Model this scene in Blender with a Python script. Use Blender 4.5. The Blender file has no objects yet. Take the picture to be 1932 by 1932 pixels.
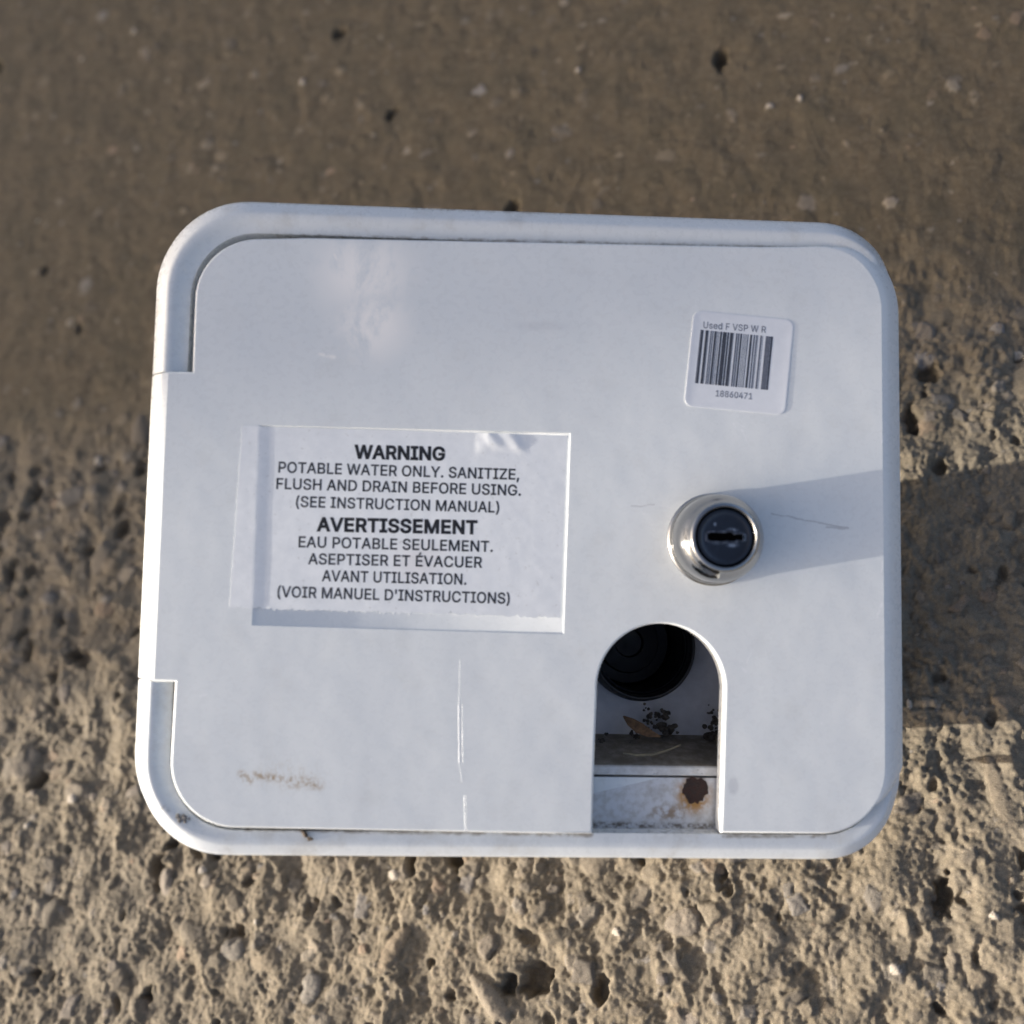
import bpy, bmesh, math, random, json
import numpy as np
from mathutils import Vector, Matrix
from mathutils.geometry import delaunay_2d_cdt

S = bpy.context.scene
COL = S.collection
MM = 0.001

# ------------------------------------------------------------------ frames
# Axes of the camera, the ground and the hatch face, solved from the photograph.
# Camera frame: x right, y up, z = depth, millimetres.
O = np.array([4.68, -3.56, 240.06])
FX = np.array([.99866, -.02256, .04656])
FY = np.array([.02478, .99677, .0764]); FY -= FX * (FX @ FY); FY /= np.linalg.norm(FY)
FN = np.cross(FX, FY)
if FN[2] > 0: FN = -FN
GA, GB, GZ = -.35, .40, 340.0                      # ground plane: depth = GZ + GA*x + GB*y
g_ = np.array([-GA, -GB, 1.0]); GN = -g_ / np.linalg.norm(g_)
xw = np.array([1, 0, 0]) - GN[0] * GN; xw /= np.linalg.norm(xw)
yw = np.array([0, 1, 0]) - GN[1] * GN - xw[1] * xw; yw /= np.linalg.norm(yw)
R = np.array([xw, yw, GN])
def w_pt(P): return R @ (np.asarray(P, float) - np.array([0, 0, GZ]))
def w_dir(v): return R @ np.asarray(v, float)
BETA, SLOPE = math.radians(4.0), .18
d2 = np.array([1, SLOPE]); d2 /= np.linalg.norm(d2)
SUN_TRAVEL = w_dir(math.cos(BETA) * (d2[0] * FX + d2[1] * FY) - math.sin(BETA) * FN)
SUN = -SUN_TRAVEL / np.linalg.norm(SUN_TRAVEL)     # towards the sun
SUN_EL = math.asin(SUN[2]); SUN_ROT = math.atan2(SUN[0], SUN[1])

# ------------------------------------------------------------------ camera
cam = bpy.data.cameras.new('camera'); cam_o = bpy.data.objects.new('camera', cam); COL.objects.link(cam_o)
cx, cy, cz = w_dir([1, 0, 0]), w_dir([0, 1, 0]), -w_dir([0, 0, 1])
cp = w_pt([0, 0, 0]) * MM
cam_o.matrix_world = Matrix(((cx[0], cy[0], cz[0], cp[0]), (cx[1], cy[1], cz[1], cp[1]), (cx[2], cy[2], cz[2], cp[2]), (0, 0, 0, 1)))
cam.sensor_fit = 'HORIZONTAL'; cam.sensor_width = 36; cam.lens = 36
cam.clip_start = 0.01; cam.clip_end = 500
cam.dof.use_dof = True; cam.dof.focus_distance = 0.266; cam.dof.aperture_fstop = 7.8
S.camera = cam_o

# ------------------------------------------------------------------ sky, sun, exposure
wd = bpy.data.worlds.new('World'); S.world = wd; wd.use_nodes = True
sk = wd.node_tree.nodes.new('ShaderNodeTexSky'); sk.sky_type = 'NISHITA'; sk.sun_disc = False
sk.sun_elevation = SUN_EL; sk.sun_rotation = SUN_ROT; sk.air_density = .65; sk.dust_density = 6.5; sk.ozone_density = .7
wd.node_tree.links.new(sk.outputs[0], wd.node_tree.nodes['Background'].inputs[0])
wd.node_tree.nodes['Background'].inputs[1].default_value = 0.15
sl = bpy.data.lights.new('sun', 'SUN'); sl.energy = 4.1; sl.angle = math.radians(0.53); sl.color = (1.0, .95, .87)
so = bpy.data.objects.new('sun', sl); COL.objects.link(so); so.location = (-2, -1, 2)
so.rotation_euler = Vector(SUN).to_track_quat('Z', 'Y').to_euler()
S.view_settings.view_transform = 'Standard'; S.view_settings.look = 'None'
S.view_settings.gamma = 1; S.view_settings.use_curve_mapping = False
S.view_settings.exposure = 0.86

# ------------------------------------------------------------------ helpers
BASE = np.array([30.0, -45.0, -70.0])              # the hatch's own origin (its underside), face millimetres
FM = Matrix.Identity(4)
fo = w_pt(O + BASE[0] * FX + BASE[1] * FY + BASE[2] * FN) * MM
for i_, ax in enumerate((w_dir(FX), w_dir(FY), w_dir(FN))):
    for j_ in range(3): FM[j_][i_] = ax[j_]
for j_ in range(3): FM[j_][3] = fo[j_]
def face_from_px(px, py, z=0.0):                   # a point of the photograph at depth z of the hatch, face millimetres
    d = np.array([(px - 966) / 1932, -(py - 966) / 1932, 1.0])
    t = ((O + z * FN) @ FN) / (d @ FN); P = d * t - O
    return float(P @ FX), float(P @ FY)

def link(name, me, mats, parent=None):
    o = bpy.data.objects.new(name, me); COL.objects.link(o)
    for m in (mats if isinstance(mats, (list, tuple)) else [mats]): me.materials.append(m)
    if parent is not None: o.parent = parent
    return o
def mesh_face(name, V, F, mats, parent, smooth=True, sharp=35, mi=None, flat=None):
    """a mesh in face millimetres under the hatch"""
    V = (np.asarray(V, float) - BASE) * MM
    me = bpy.data.meshes.new(name); me.from_pydata(V.tolist(), [], F); me.validate()
    o = link(name, me, mats, parent)
    if parent is None: o.matrix_world = FM
    if smooth:
        for k, p in enumerate(me.polygons): p.use_smooth = not (flat and k in flat)
        try: me.set_sharp_from_angle(angle=math.radians(sharp))
        except Exception: pass
    if mi: 
        for k, p in enumerate(me.polygons): p.material_index = mi[k] if k < len(mi) else 0
    return o
def tag(o, label=None, cat=None, kind=None, group=None):
    if label: o['label'] = label
    if cat: o['category'] = cat
    if kind: o['kind'] = kind
    if group: o['group'] = group
def rrect(x0, x1, y0, y1, r, n=14):
    """counter-clockwise rounded rectangle; every call with one n has the same topology"""
    rs = r if isinstance(r, (list, tuple)) else [r] * 4      # TR, TL, BL, BR
    P = []
    for (cx_, cy_, a0, rr) in ((x1 - rs[0], y1 - rs[0], 0, rs[0]), (x0 + rs[1], y1 - rs[1], 90, rs[1]), (x0 + rs[2], y0 + rs[2], 180, rs[2]), (x1 - rs[3], y0 + rs[3], 270, rs[3])):
        for k in range(n + 1):
            a = math.radians(a0 + 90 * k / n); P.append((cx_ + rr * math.cos(a), cy_ + rr * math.sin(a)))
    return P
def inside(x, y, poly):
    c = False; j = len(poly) - 1
    for i in range(len(poly)):
        xi, yi = poly[i]; xj, yj = poly[j]
        if (yi > y) != (yj > y) and x < (xj - xi) * (y - yi) / (yj - yi) + xi: c = not c
        j = i
    return c
def cdt_fill(loops):
    """triangles of the region inside loops[0] and outside the others"""
    vs, es = [], []
    for L in loops:
        b = len(vs); vs += [Vector(p[:2]) for p in L]; es += [(b + i, b + (i + 1) % len(L)) for i in range(len(L))]
    v, e, f, ov, oe, of = delaunay_2d_cdt(vs, es, [], 1, 1e-5)
    T = []
    for t in f:
        x = sum(v[i][0] for i in t) / len(t); y = sum(v[i][1] for i in t) / len(t)
        if inside(x, y, loops[0]) and not any(inside(x, y, h) for h in loops[1:]):
            T.append(list(t))
    return [tuple(p) for p in v], T
def lathe(c, prof, n=64, ax=(0, 0)):
    """profile (r, z) about a face-normal axis at c; ax tilts the axis slightly"""
    V, F = [], []
    for (r, z) in prof:
        for k in range(n):
            a = 2 * math.pi * k / n
            V.append((c[0] + r * math.cos(a) + ax[0] * z, c[1] + r * math.sin(a) + ax[1] * z, z))
    m = len(prof)
    for i in range(m - 1):
        for k in range(n):
            k2 = (k + 1) % n
            F.append((i * n + k, i * n + k2, (i + 1) * n + k2, (i + 1) * n + k))
    return V, F
def tube(pts, rad, n=8):
    pts = [Vector(p) for p in pts]; V, F = [], []
    for i, p in enumerate(pts):
        t = (pts[min(i + 1, len(pts) - 1)] - pts[max(i - 1, 0)]).normalized()
        u = t.orthogonal().normalized(); w = t.cross(u)
        r = rad[i] if isinstance(rad, (list, tuple)) else rad
        for k in range(n):
            a = 2 * math.pi * k / n; V.append(tuple(p + (u * math.cos(a) + w * math.sin(a)) * r))
    for i in range(len(pts) - 1):
        for k in range(n):
            F.append((i * n + k, i * n + (k + 1) % n, (i + 1) * n + (k + 1) % n, (i + 1) * n + k))
    F.append(tuple(range(n))[::-1]); F.append(tuple((len(pts) - 1) * n + k for k in range(n)))
    return V, F

# ------------------------------------------------------------------ materials
class NT:
    def __init__(s, name):
        s.m = bpy.data.materials.new(name); s.m.use_nodes = True; s.t = s.m.node_tree; s.b = s.t.nodes['Principled BSDF']
    def n(s, ty, **kw):
        x = s.t.nodes.new(ty)
        for k, v in kw.items(): setattr(x, k, v)
        return x
    def put(s, sock, v):
        if isinstance(v, bpy.types.NodeSocket): s.t.links.new(v, sock)
        else: sock.default_value = v
    def math(s, op, a, b=0.0, c=0.0, clamp=False):
        x = s.n('ShaderNodeMath', operation=op, use_clamp=clamp)
        s.put(x.inputs[0], a); s.put(x.inputs[1], b); s.put(x.inputs[2], c); return x.outputs[0]
    def vec(s, op, a, b=(0, 0, 0), scale=None):
        x = s.n('ShaderNodeVectorMath', operation=op); s.put(x.inputs[0], a); s.put(x.inputs[1], b)
        if scale is not None: s.put(x.inputs['Scale'], scale)
        return x
    def coord(s, scale=1000.0, off=BASE):
        """object coordinates brought back to face millimetres"""
        tc = s.n('ShaderNodeTexCoord').outputs['Object']
        sc = s.vec('SCALE', tc, scale=scale).outputs[0]
        return s.vec('ADD', sc, tuple(off)).outputs[0]
    def noise(s, v, scale, detail=4, rough=.55, dist=0.0, out='Fac'):
        x = s.n('ShaderNodeTexNoise'); s.put(x.inputs['Vector'], v); x.inputs['Scale'].default_value = scale
        x.inputs['Detail'].default_value = detail; x.inputs['Roughness'].default_value = rough; x.inputs['Distortion'].default_value = dist
        return x.outputs[out]
    def ramp(s, v, a, b, lo=0.0, hi=1.0, smooth=True):
        x = s.n('ShaderNodeMapRange', interpolation_type='SMOOTHSTEP' if smooth else 'LINEAR'); s.put(x.inputs[0], v)
        x.inputs[1].default_value = a; x.inputs[2].default_value = b; x.inputs[3].default_value = lo; x.inputs[4].default_value = hi
        return x.outputs[0]
    def mix(s, f, a, b):
        x = s.n('ShaderNodeMix', data_type='RGBA'); s.put(x.inputs[0], f)
        for sock, v in ((x.inputs[6], a), (x.inputs[7], b)):
            s.put(sock, v if isinstance(v, bpy.types.NodeSocket) else (*v, 1.0))
        return x.outputs[2]
    def seg(s, P, a, b, w, soft=.5):
        """1 within w of the segment a-b (face millimetres, x and y only)"""
        ax, ay = a; bx, by = b; dx, dy = bx - ax, by - ay; L2 = dx * dx + dy * dy
        xyz = s.n('ShaderNodeSeparateXYZ'); s.put(xyz.inputs[0], P)
        px = s.math('SUBTRACT', xyz.outputs[0], ax); py = s.math('SUBTRACT', xyz.outputs[1], ay)
        t = s.math('DIVIDE', s.math('ADD', s.math('MULTIPLY', px, dx), s.math('MULTIPLY', py, dy)), L2, clamp=True)
        ex = s.math('SUBTRACT', px, s.math('MULTIPLY', t, dx)); ey = s.math('SUBTRACT', py, s.math('MULTIPLY', t, dy))
        d = s.math('SQRT', s.math('ADD', s.math('MULTIPLY', ex, ex), s.math('MULTIPLY', ey, ey)))
        return s.ramp(d, w, w * soft)
    def blob(s, P, c, r, a=1.0, b=.3):
        q = s.vec('DIVIDE', s.vec('SUBTRACT', P, (*c, 0)).outputs[0], (r[0], r[1], 1e6)).outputs[0]
        return s.ramp(s.vec('LENGTH', q).outputs['Value'], a, b)
    def bump(s, h, strength, dist):
        x = s.n('ShaderNodeBump'); x.inputs['Strength'].default_value = strength; x.inputs['Distance'].default_value = dist
        s.put(x.inputs['Height'], h); return x.outputs[0]
    def mx(s, *v):
        r = v[0]
        for k in v[1:]: r = s.math('MAXIMUM', r, k)
        return r

PLASTIC = (.75, .762, .738)
def plastic(name, marks=True, dirt=.25, base=PLASTIC):
    q = NT(name); P = q.coord()
    n1 = q.noise(P, .035, 3); n2 = q.noise(P, .5, 4, .6); n3 = q.noise(P, 1.7, 2)
    col = q.mix(q.ramp(n1, .35, .7), base, tuple(c * k for c, k in zip(base, (.97, .972, .978))))
    # fine dust specks
    sp = q.ramp(n3, .74, .80); col = q.mix(q.math('MULTIPLY', sp, .45), col, (.26, .22, .17))
    # patchy thin grime
    gr = q.math('MULTIPLY', q.ramp(q.noise(P, .09, 5, .65), .50, .78), dirt)
    col = q.mix(gr, col, (.42, .38, .31))
    rough = q.ramp(n2, .3, .75, .24, .36)
    h = q.math('ADD', q.math('MULTIPLY', n2, .012), q.math('MULTIPLY', q.noise(P, .06, 2), .25))
    if marks:
        F = face_from_px
        wob = q.vec('ADD', P, q.vec('SCALE', q.vec('SUBTRACT', q.noise(P, .45, 3, out='Color'), (.5, .5, .5)).outputs[0], scale=1.2).outputs[0]).outputs[0]
        # sunlight glare painted as a pale warm patch near the top
        glare = q.math('MULTIPLY', q.mx(q.blob(P, F(685, 515), (17, 15), 1.0, .05), q.blob(P, F(700, 610), (13, 13), 1.0, .1)), q.ramp(q.noise(q.vec('MULTIPLY', P, (1, .6, 1)).outputs[0], .13, 7, .66, .3), .36, .56))
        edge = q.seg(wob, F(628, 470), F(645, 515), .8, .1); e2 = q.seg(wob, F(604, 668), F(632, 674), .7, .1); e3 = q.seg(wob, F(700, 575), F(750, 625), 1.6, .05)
        glare = q.math('MAXIMUM', q.math('MULTIPLY', glare, 1.0), q.math('MULTIPLY', q.math('MULTIPLY', q.mx(edge, e2, e3), q.ramp(q.noise(P, .5, 4, .65), .35, .6)), .8))
        col = q.mix(glare, col, (.98, .935, .86)); 
        # hairline scratches with a pale raised lip
        scr = q.mx(q.seg(P, F(868, 1245), F(866, 1330), .07), q.seg(P, F(866, 1330), F(867, 1440), .19), q.seg(P, F(867, 1440), F(872, 1475), .08),
                   q.seg(P, F(876, 1500), F(878, 1575), .11))
        scd = q.mx(q.seg(P, F(871, 1330), F(872, 1440), .10), q.seg(P, F(878, 1500), F(880, 1575), .08))
        nick = q.mx(q.seg(wob, F(378, 1312), F(390, 1310), .34, .1), q.seg(wob, F(1195, 950), F(1268, 958), .22, .1), q.seg(wob, F(1213, 968), F(1217, 969), .3, .1),
                    q.seg(wob, F(1386, 806), F(1383, 798), .45, .1), q.seg(wob, F(1400, 812), F(1408, 830), .4, .1), q.seg(wob, F(1394, 800), F(1404, 806), .3, .1), q.seg(wob, F(1410, 1250), F(1420, 1225), .28, .1),
                    q.seg(wob, F(1445, 1230), F(1446, 1236), .35, .1), q.seg(wob, F(1402, 1260), F(1408, 1268), .5, .1),
                    q.seg(wob, F(1664, 1135), F(1655, 1165), .45, .1), q.seg(wob, F(1664, 1060), F(1662, 1080), .3, .1), q.seg(wob, F(1666, 822), F(1665, 834), .4, .1), q.seg(wob, F(1663, 1500), F(1650, 1530), .3, .1))
        nick = q.math('MULTIPLY', nick, q.ramp(q.noise(P, 1.1, 4, .7), .36, .52))
        hair = q.mx(q.seg(wob, F(1455, 968), F(1600, 997), .28, .2), q.seg(wob, F(1560, 994), F(1600, 997), .35, .2), q.seg(wob, F(1190, 955), F(1235, 952), .2))
        vor = q.n('ShaderNodeTexVoronoi'); q.put(vor.inputs['Vector'], wob); vor.inputs['Scale'].default_value = .13
        fleck = q.math('MULTIPLY', q.ramp(vor.outputs['Distance'], .045, .02), q.ramp(n1, .45, .5))
        # brown rub mark
        stm = q.math('MULTIPLY', q.mx(q.seg(P, F(456, 1462), F(470, 1472), 1.7, .0), q.seg(P, F(480, 1463), F(545, 1472), 1.5, .0), q.seg(P, F(545, 1474), F(600, 1480), 2.2, .0)),
                     q.ramp(q.noise(P, .75, 7, .75, .4), .42, .60))
        halo = q.math('MULTIPLY', q.blob(P, F(540, 1462), (12, 5.5), 1.0, .1), q.ramp(q.noise(q.vec('MULTIPLY', P, (1.2, .5, 1)).outputs[0], .8, 4, .6, 1.5), .45, .7))
        dark = q.mx(q.blob(P, F(1384, 1483), (1.6, 2.6), 1, .5), q.math('MULTIPLY', q.blob(P, F(1020, 615), (9, 1.6), 1, .2), .6))
        col = q.mix(q.math('MULTIPLY', halo, .45), col, (.45, .38, .28))
        col = q.mix(q.math('MULTIPLY', stm, .8), col, (.33, .21, .085))
        col = q.mix(q.math('MULTIPLY', dark, .35), col, (.40, .40, .42))
        col = q.mix(q.math('MULTIPLY', scd, .6), col, (.42, .42, .43))
        col = q.mix(q.math('MULTIPLY', hair, .5), col, (.30, .29, .28))
        lightm = q.math('MAXIMUM', q.math('MULTIPLY', q.math('MAXIMUM', q.math('MULTIPLY', scr, q.ramp(q.noise(P, .35, 3), .35, .55, .25, 1)), q.math('MULTIPLY', nick, .85)), .62), q.math('MULTIPLY', fleck, .5))
        col = q.mix(lightm, col, (.90, .89, .87))
        h = q.math('ADD', h, q.math('MULTIPLY', q.math('SUBTRACT', q.math('MULTIPLY', scr, .8), scd), .12))
        rough = q.math('ADD', rough, q.math('MULTIPLY', glare, .2))
    if not marks:                                     # dirt lodged along the gap under the door, and on the rim's outside
        wob = q.vec('ADD', P, q.vec('SCALE', q.vec('SUBTRACT', q.noise(P, .5, 3, out='Color'), (.5, .5, .5)).outputs[0], scale=1.0).outputs[0]).outputs[0]
        gd = q.mx(q.seg(wob, (-64, -70.1), (15, -70.7), .9, .1), q.seg(wob, (46, -70.8), (70, -70.6), .8, .1), q.seg(wob, (-62, 68.4), (70, 69.6), .9, .1), q.seg(wob, (-81.6, -38), (-81.4, -54), .8, .1))
        gd = q.math('MULTIPLY', gd, q.ramp(q.noise(P, .35, 5, .7), .35, .6, .25, 1.0))
        col = q.mix(q.math('MULTIPLY', gd, .75), col, (.17, .13, .085))
        og = q.math('MULTIPLY', q.mx(q.seg(wob, (-30, 77), (10, 77.4), 1.4, .1), q.blob(P, (-82.5, -66.5), (2.6, 2.2), 1, .2)), q.ramp(q.noise(P, .8, 5, .7), .45, .62))
        col = q.mix(q.math('MULTIPLY', og, .7), col, (.20, .18, .15))
    q.put(q.b.inputs['Base Color'], col); q.put(q.b.inputs['Roughness'], rough)
    q.b.inputs['Specular IOR Level'].default_value = .5
    q.put(q.b.inputs['Normal'], q.bump(h, .7, .001))
    return q.m

def simple(name, col, rough=.5, metal=0.0, var=.15, scale=.4, bump=.0):
    q = NT(name); P = q.coord(); n1 = q.noise(P, scale, 5, .6)
    q.put(q.b.inputs['Base Color'], q.mix(q.ramp(n1, .3, .7), tuple(c * (1 - var) for c in col), tuple(min(1, c * (1 + var)) for c in col)))
    q.put(q.b.inputs['Roughness'], q.ramp(n1, .3, .7, rough * .85, min(1, rough * 1.15))); q.b.inputs['Metallic'].default_value = metal
    if bump: q.put(q.b.inputs['Normal'], q.bump(q.noise(P, scale * 3, 4), bump, .0005))
    return q.m

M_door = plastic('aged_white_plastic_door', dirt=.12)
M_frame = plastic('aged_white_plastic_frame', marks=False, dirt=.42, base=(.70, .715, .70))
M_in = simple('grey_white_inner_plastic', (.55, .55, .57), .45, var=.06)
def dusty(name, amount, base=(.56, .56, .57)):
    q = NT(name); P = q.coord(); n = q.noise(P, .35, 6, .7)
    f = q.math('MULTIPLY', q.ramp(n, .30, .62), amount)
    c = q.mix(f, base, (.15, .125, .095)); c = q.mix(q.ramp(q.noise(P, 1.3, 3), .66, .74), c, (.09, .07, .05))
    q.put(q.b.inputs['Base Color'], c); q.b.inputs['Roughness'].default_value = .75
    q.put(q.b.inputs['Normal'], q.bump(n, .6, .0006)); return q.m
M_ledge = dusty('dust_covered_plastic', .98, (.26, .24, .21))
M_lip = dusty('lightly_dusty_plastic', .30, (.62, .62, .61))
def panel_mat():
    q = NT('rust_stained_white_plastic'); P = q.coord(); F = lambda x, y: face_from_px(x, y, -6)
    n = q.noise(P, .5, 5, .65)
    c = q.mix(q.math('MULTIPLY', q.ramp(n, .40, .68), .5), (.60, .60, .60), (.33, .29, .23))
    rust = q.math('MULTIPLY', q.blob(P, F(1308, 1500), (5.6, 6.0), 1.0, .40), q.ramp(q.noise(P, .6, 5, .65), .34, .58))
    c = q.mix(rust, c, (.36, .19, .05))
    rust2 = q.math('MULTIPLY', q.blob(P, F(1262, 1533), (7, 2.6), 1.0, .2), q.ramp(n, .42, .6)); c = q.mix(q.math('MULTIPLY', rust2, .7), c, (.25, .14, .05))
    ln = q.math('MULTIPLY', q.seg(q.vec('ADD', P, q.vec('SCALE', q.noise(P, .6, 3, out='Color'), scale=.8).outputs[0]).outputs[0], F(1115, 1553), F(1365, 1556), 1.1, .2), q.ramp(q.noise(P, .7, 5, .7), .42, .60))
    c = q.mix(q.math('MULTIPLY', ln, .9), c, (.10, .075, .05))
    sm = q.math('MULTIPLY', q.blob(P, F(1236, 1495), (3, 2), 1, .2), .35); c = q.mix(sm, c, (.3, .27, .24))
    q.put(q.b.inputs['Base Color'], c); q.b.inputs['Roughness'].default_value = .5; return q.m
M_panel = panel_mat()
M_rust = simple('dark_rusted_steel', (.030, .012, .008), .75, var=.5, scale=.9, bump=.8)
M_black = simple('black_moulded_plastic', (.003, .003, .0035), .5, var=.3)
M_rubber = simple('dark_grey_rubber', (.006, .006, .0065), .5, var=.3)
M_chrome = NT('worn_chrome_plating')
P_ = M_chrome.coord(); M_chrome.put(M_chrome.b.inputs['Roughness'], M_chrome.ramp(M_chrome.noise(P_, .5, 5, .6), .3, .75, .06, .14))
M_chrome.b.inputs['Metallic'].default_value = 1; M_chrome.b.inputs['Base Color'].default_value = (.37, .365, .355, 1)
M_chrome.put(M_chrome.b.inputs['Normal'], M_chrome.bump(M_chrome.noise(P_, .25, 3), .12, .001)); M_chrome = M_chrome.m
q = NT('dark_polished_steel'); P_ = q.coord()
wsp = q.math('MULTIPLY', q.mx(q.blob(P_, (44.6, -3.75), (1.9, .8), 1, .1), q.blob(P_, (44.6, -.35), (1.9, .7), 1, .1), q.blob(P_, (40.6, .9), (.45, .6), 1, .3), q.math('MULTIPLY', q.blob(P_, (41.2, -3.2), (2.6, .8), 1, .1), .4)), q.ramp(q.noise(P_, .8, 4, .6), .3, .55))
q.put(q.b.inputs['Base Color'], q.mix(wsp, (.075, .075, .08), (.46, .45, .45))); q.put(q.b.inputs['Roughness'], q.ramp(wsp, 0, 1, .16, .34)); q.b.inputs['Metallic'].default_value = 1
q.put(q.b.inputs['Normal'], q.bump(q.noise(P_, .35, 4), .22, .0008)); M_plug = q.m
M_worn = simple('worn_bare_steel', (.12, .12, .13), .34, metal=1.0, var=.6, scale=.9, bump=.4)
M_slot = simple('keyhole_black', (.002, .002, .002), .9); M_slot.node_tree.nodes['Principled BSDF'].inputs['Specular IOR Level'].default_value = 0
def label_mat():
    q = NT('silvery_clear_label_film'); P = q.coord(); n = q.noise(P, .4, 5, .6); F = face_from_px
    c = q.mix(q.ramp(n, .35, .7), (.79, .795, .78), (.835, .838, .82))
    c = q.mix(q.math('MULTIPLY', q.ramp(q.noise(P, .9, 4, .7), .60, .72), .5), c, (.50, .48, .44))
    c = q.mix(q.math('MULTIPLY', q.blob(P, F(790, 1060), (9, 7), 1, .1), .35), c, (.74, .66, .62))
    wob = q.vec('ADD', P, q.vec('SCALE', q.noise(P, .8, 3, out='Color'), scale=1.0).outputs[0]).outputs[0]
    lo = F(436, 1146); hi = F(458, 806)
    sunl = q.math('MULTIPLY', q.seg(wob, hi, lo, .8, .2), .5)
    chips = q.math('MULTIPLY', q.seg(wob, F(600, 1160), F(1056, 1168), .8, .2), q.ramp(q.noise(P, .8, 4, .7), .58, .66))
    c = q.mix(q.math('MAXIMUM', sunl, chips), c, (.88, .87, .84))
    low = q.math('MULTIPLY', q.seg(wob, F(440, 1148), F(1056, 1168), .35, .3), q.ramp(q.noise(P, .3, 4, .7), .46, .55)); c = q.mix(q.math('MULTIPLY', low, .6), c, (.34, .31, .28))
    q.put(q.b.inputs['Base Color'], c); q.put(q.b.inputs['Roughness'], q.ramp(n, .3, .7, .30, .5))
    q.b.inputs['Specular IOR Level'].default_value = .6
    q.put(q.b.inputs['Normal'], q.bump(q.noise(P, .12, 3, .5), .10, .0010)); return q.m
M_label = label_mat()
def ink_mat(name, lo, hi, thr=(.62, .76), amt=.7):
    q = NT(name); P = q.coord(); x = q.n('ShaderNodeSeparateXYZ'); q.put(x.inputs[0], P)
    wear_or_lit = q.math('MULTIPLY', q.ramp(q.noise(P, 1.3, 4, .7), thr[0] - .18, thr[1]), q.ramp(x.outputs[0], -18, -62, .25, amt))
    q.put(q.b.inputs['Base Color'], q.mix(wear_or_lit, lo, hi)); q.b.inputs['Roughness'].default_value = .5; return q.m
M_ink = ink_mat('worn_black_ink', (.012, .013, .016), (.32, .33, .35))
M_ink_b = ink_mat('bold_black_ink', (.005, .005, .007), (.16, .17, .18), amt=.35)
M_ink_g = simple('faded_grey_ink', (.20, .21, .24), .6)
M_bar = simple('printed_barcode_ink', (.055, .06, .075), .5, var=.3, scale=1.5)
M_bar2 = simple('printed_barcode_grey', (.13, .14, .17), .5, var=.2, scale=1.5)
M_sticker = simple('white_paper_sticker', (.745, .75, .755), .42, var=.02)
M_leaf = simple('dry_brown_leaf', (.20, .115, .06), .8, var=.4, scale=.8)
M_straw = simple('pale_dry_straw', (.20, .17, .11), .8, var=.35, scale=.8)
M_twig = simple('dark_brown_twig', (.09, .065, .045), .85, var=.4, scale=1.5, bump=.5)
M_soil = simple('grey_soil', (.17, .16, .15), .95, var=.4, scale=1.2)
M_dirt = simple('black_brown_dirt', (.06, .05, .04), .95, var=.5, scale=1.2)

# ================================================================== THE GROUND (coarse weathered concrete)
rng = np.random.default_rng(11)
def axis(a, segs, b_out):
    v = [a]
    for (end, st) in segs:
        n = int(round((end - v[-1]) / st)); v += list(np.linspace(v[-1], end, n + 1)[1:])
    def grow(v0, st, sgn):
        o = []; x = v0
        while abs(x - v0) < b_out: st *= 1.14; x += sgn * st; o.append(x)
        return o
    return np.array(grow(v[0], segs[0][1], -1)[::-1] + v + grow(v[-1], segs[-1][1], 1))
gx = axis(-470, [(-290, 1.8), (215, .5), (420, 1.8)], 60000); gy = axis(-370, [(-185, 1.6), (50, .46), (330, .75), (560, 2.2)], 60000)
NX, NY = len(gx), len(gy)
def perlin(scale, seed, ax=1.0, ay=1.0):
    X = (gx / scale * ax)[None, :]; Y = (gy / scale * ay)[:, None]
    xi = np.floor(X).astype(np.int64); yi = np.floor(Y).astype(np.int64); fx = X - xi; fy = Y - yi
    r = np.random.default_rng(seed); tab = r.random(4096) * 2 * np.pi; pm = r.permutation(4096)
    def gr(ix, iy, dx, dy):
        a = tab[(pm[ix & 4095] + iy) & 4095]; return np.cos(a) * dx + np.sin(a) * dy
    u = fx * fx * fx * (fx * (fx * 6 - 15) + 10); v = fy * fy * fy * (fy * (fy * 6 - 15) + 10)
    a = gr(xi, yi, fx, fy); b = gr(xi + 1, yi, fx - 1, fy); c = gr(xi, yi + 1, fx, fy - 1); d = gr(xi + 1, yi + 1, fx - 1, fy - 1)
    return ((a * (1 - u) + b * u) * (1 - v) + (c * (1 - u) + d * u) * v) * 1.6
G1, G2 = perlin(3.1, 4), perlin(1.7, 5)
shp = lambda p_: np.sign(p_) * np.abs(p_) ** .82 * .9
# relief is full on the near sunlit side and flattened in the far shade
wear_or_lit = np.clip((gy[:, None] - 26 + 9 * perlin(40, 21)) / 58, 0, 1); wear_or_lit = 1 - .72 * wear_or_lit * wear_or_lit * (3 - 2 * wear_or_lit)
patch = np.clip(.75 + .9 * perlin(14, 22), .35, 1.3)
H = 1.3 * perlin(27, 1) + 1.9 * perlin(11, 2) + 1.0 * perlin(5.6, 3) * patch + .62 * shp(G1) * patch + .55 * shp(G2) * patch + .36 * shp(perlin(1.02, 6))
H = H * wear_or_lit
near = np.clip(1.6 - np.hypot(gx[None, :], gy[:, None] - 40) / 700, 0, 1); H = H * near
stone = np.zeros((NY, NX, 4), np.float32)
palette = np.array([.78, .745, .68]) * np.array([[.30, .27, .245], [.34, .285, .215], [.25, .235, .22], [.37, .32, .26], [.21, .185, .16], [.33, .25, .19], [.28, .27, .27], [.40, .36, .31], [.17, .155, .14]])
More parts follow.
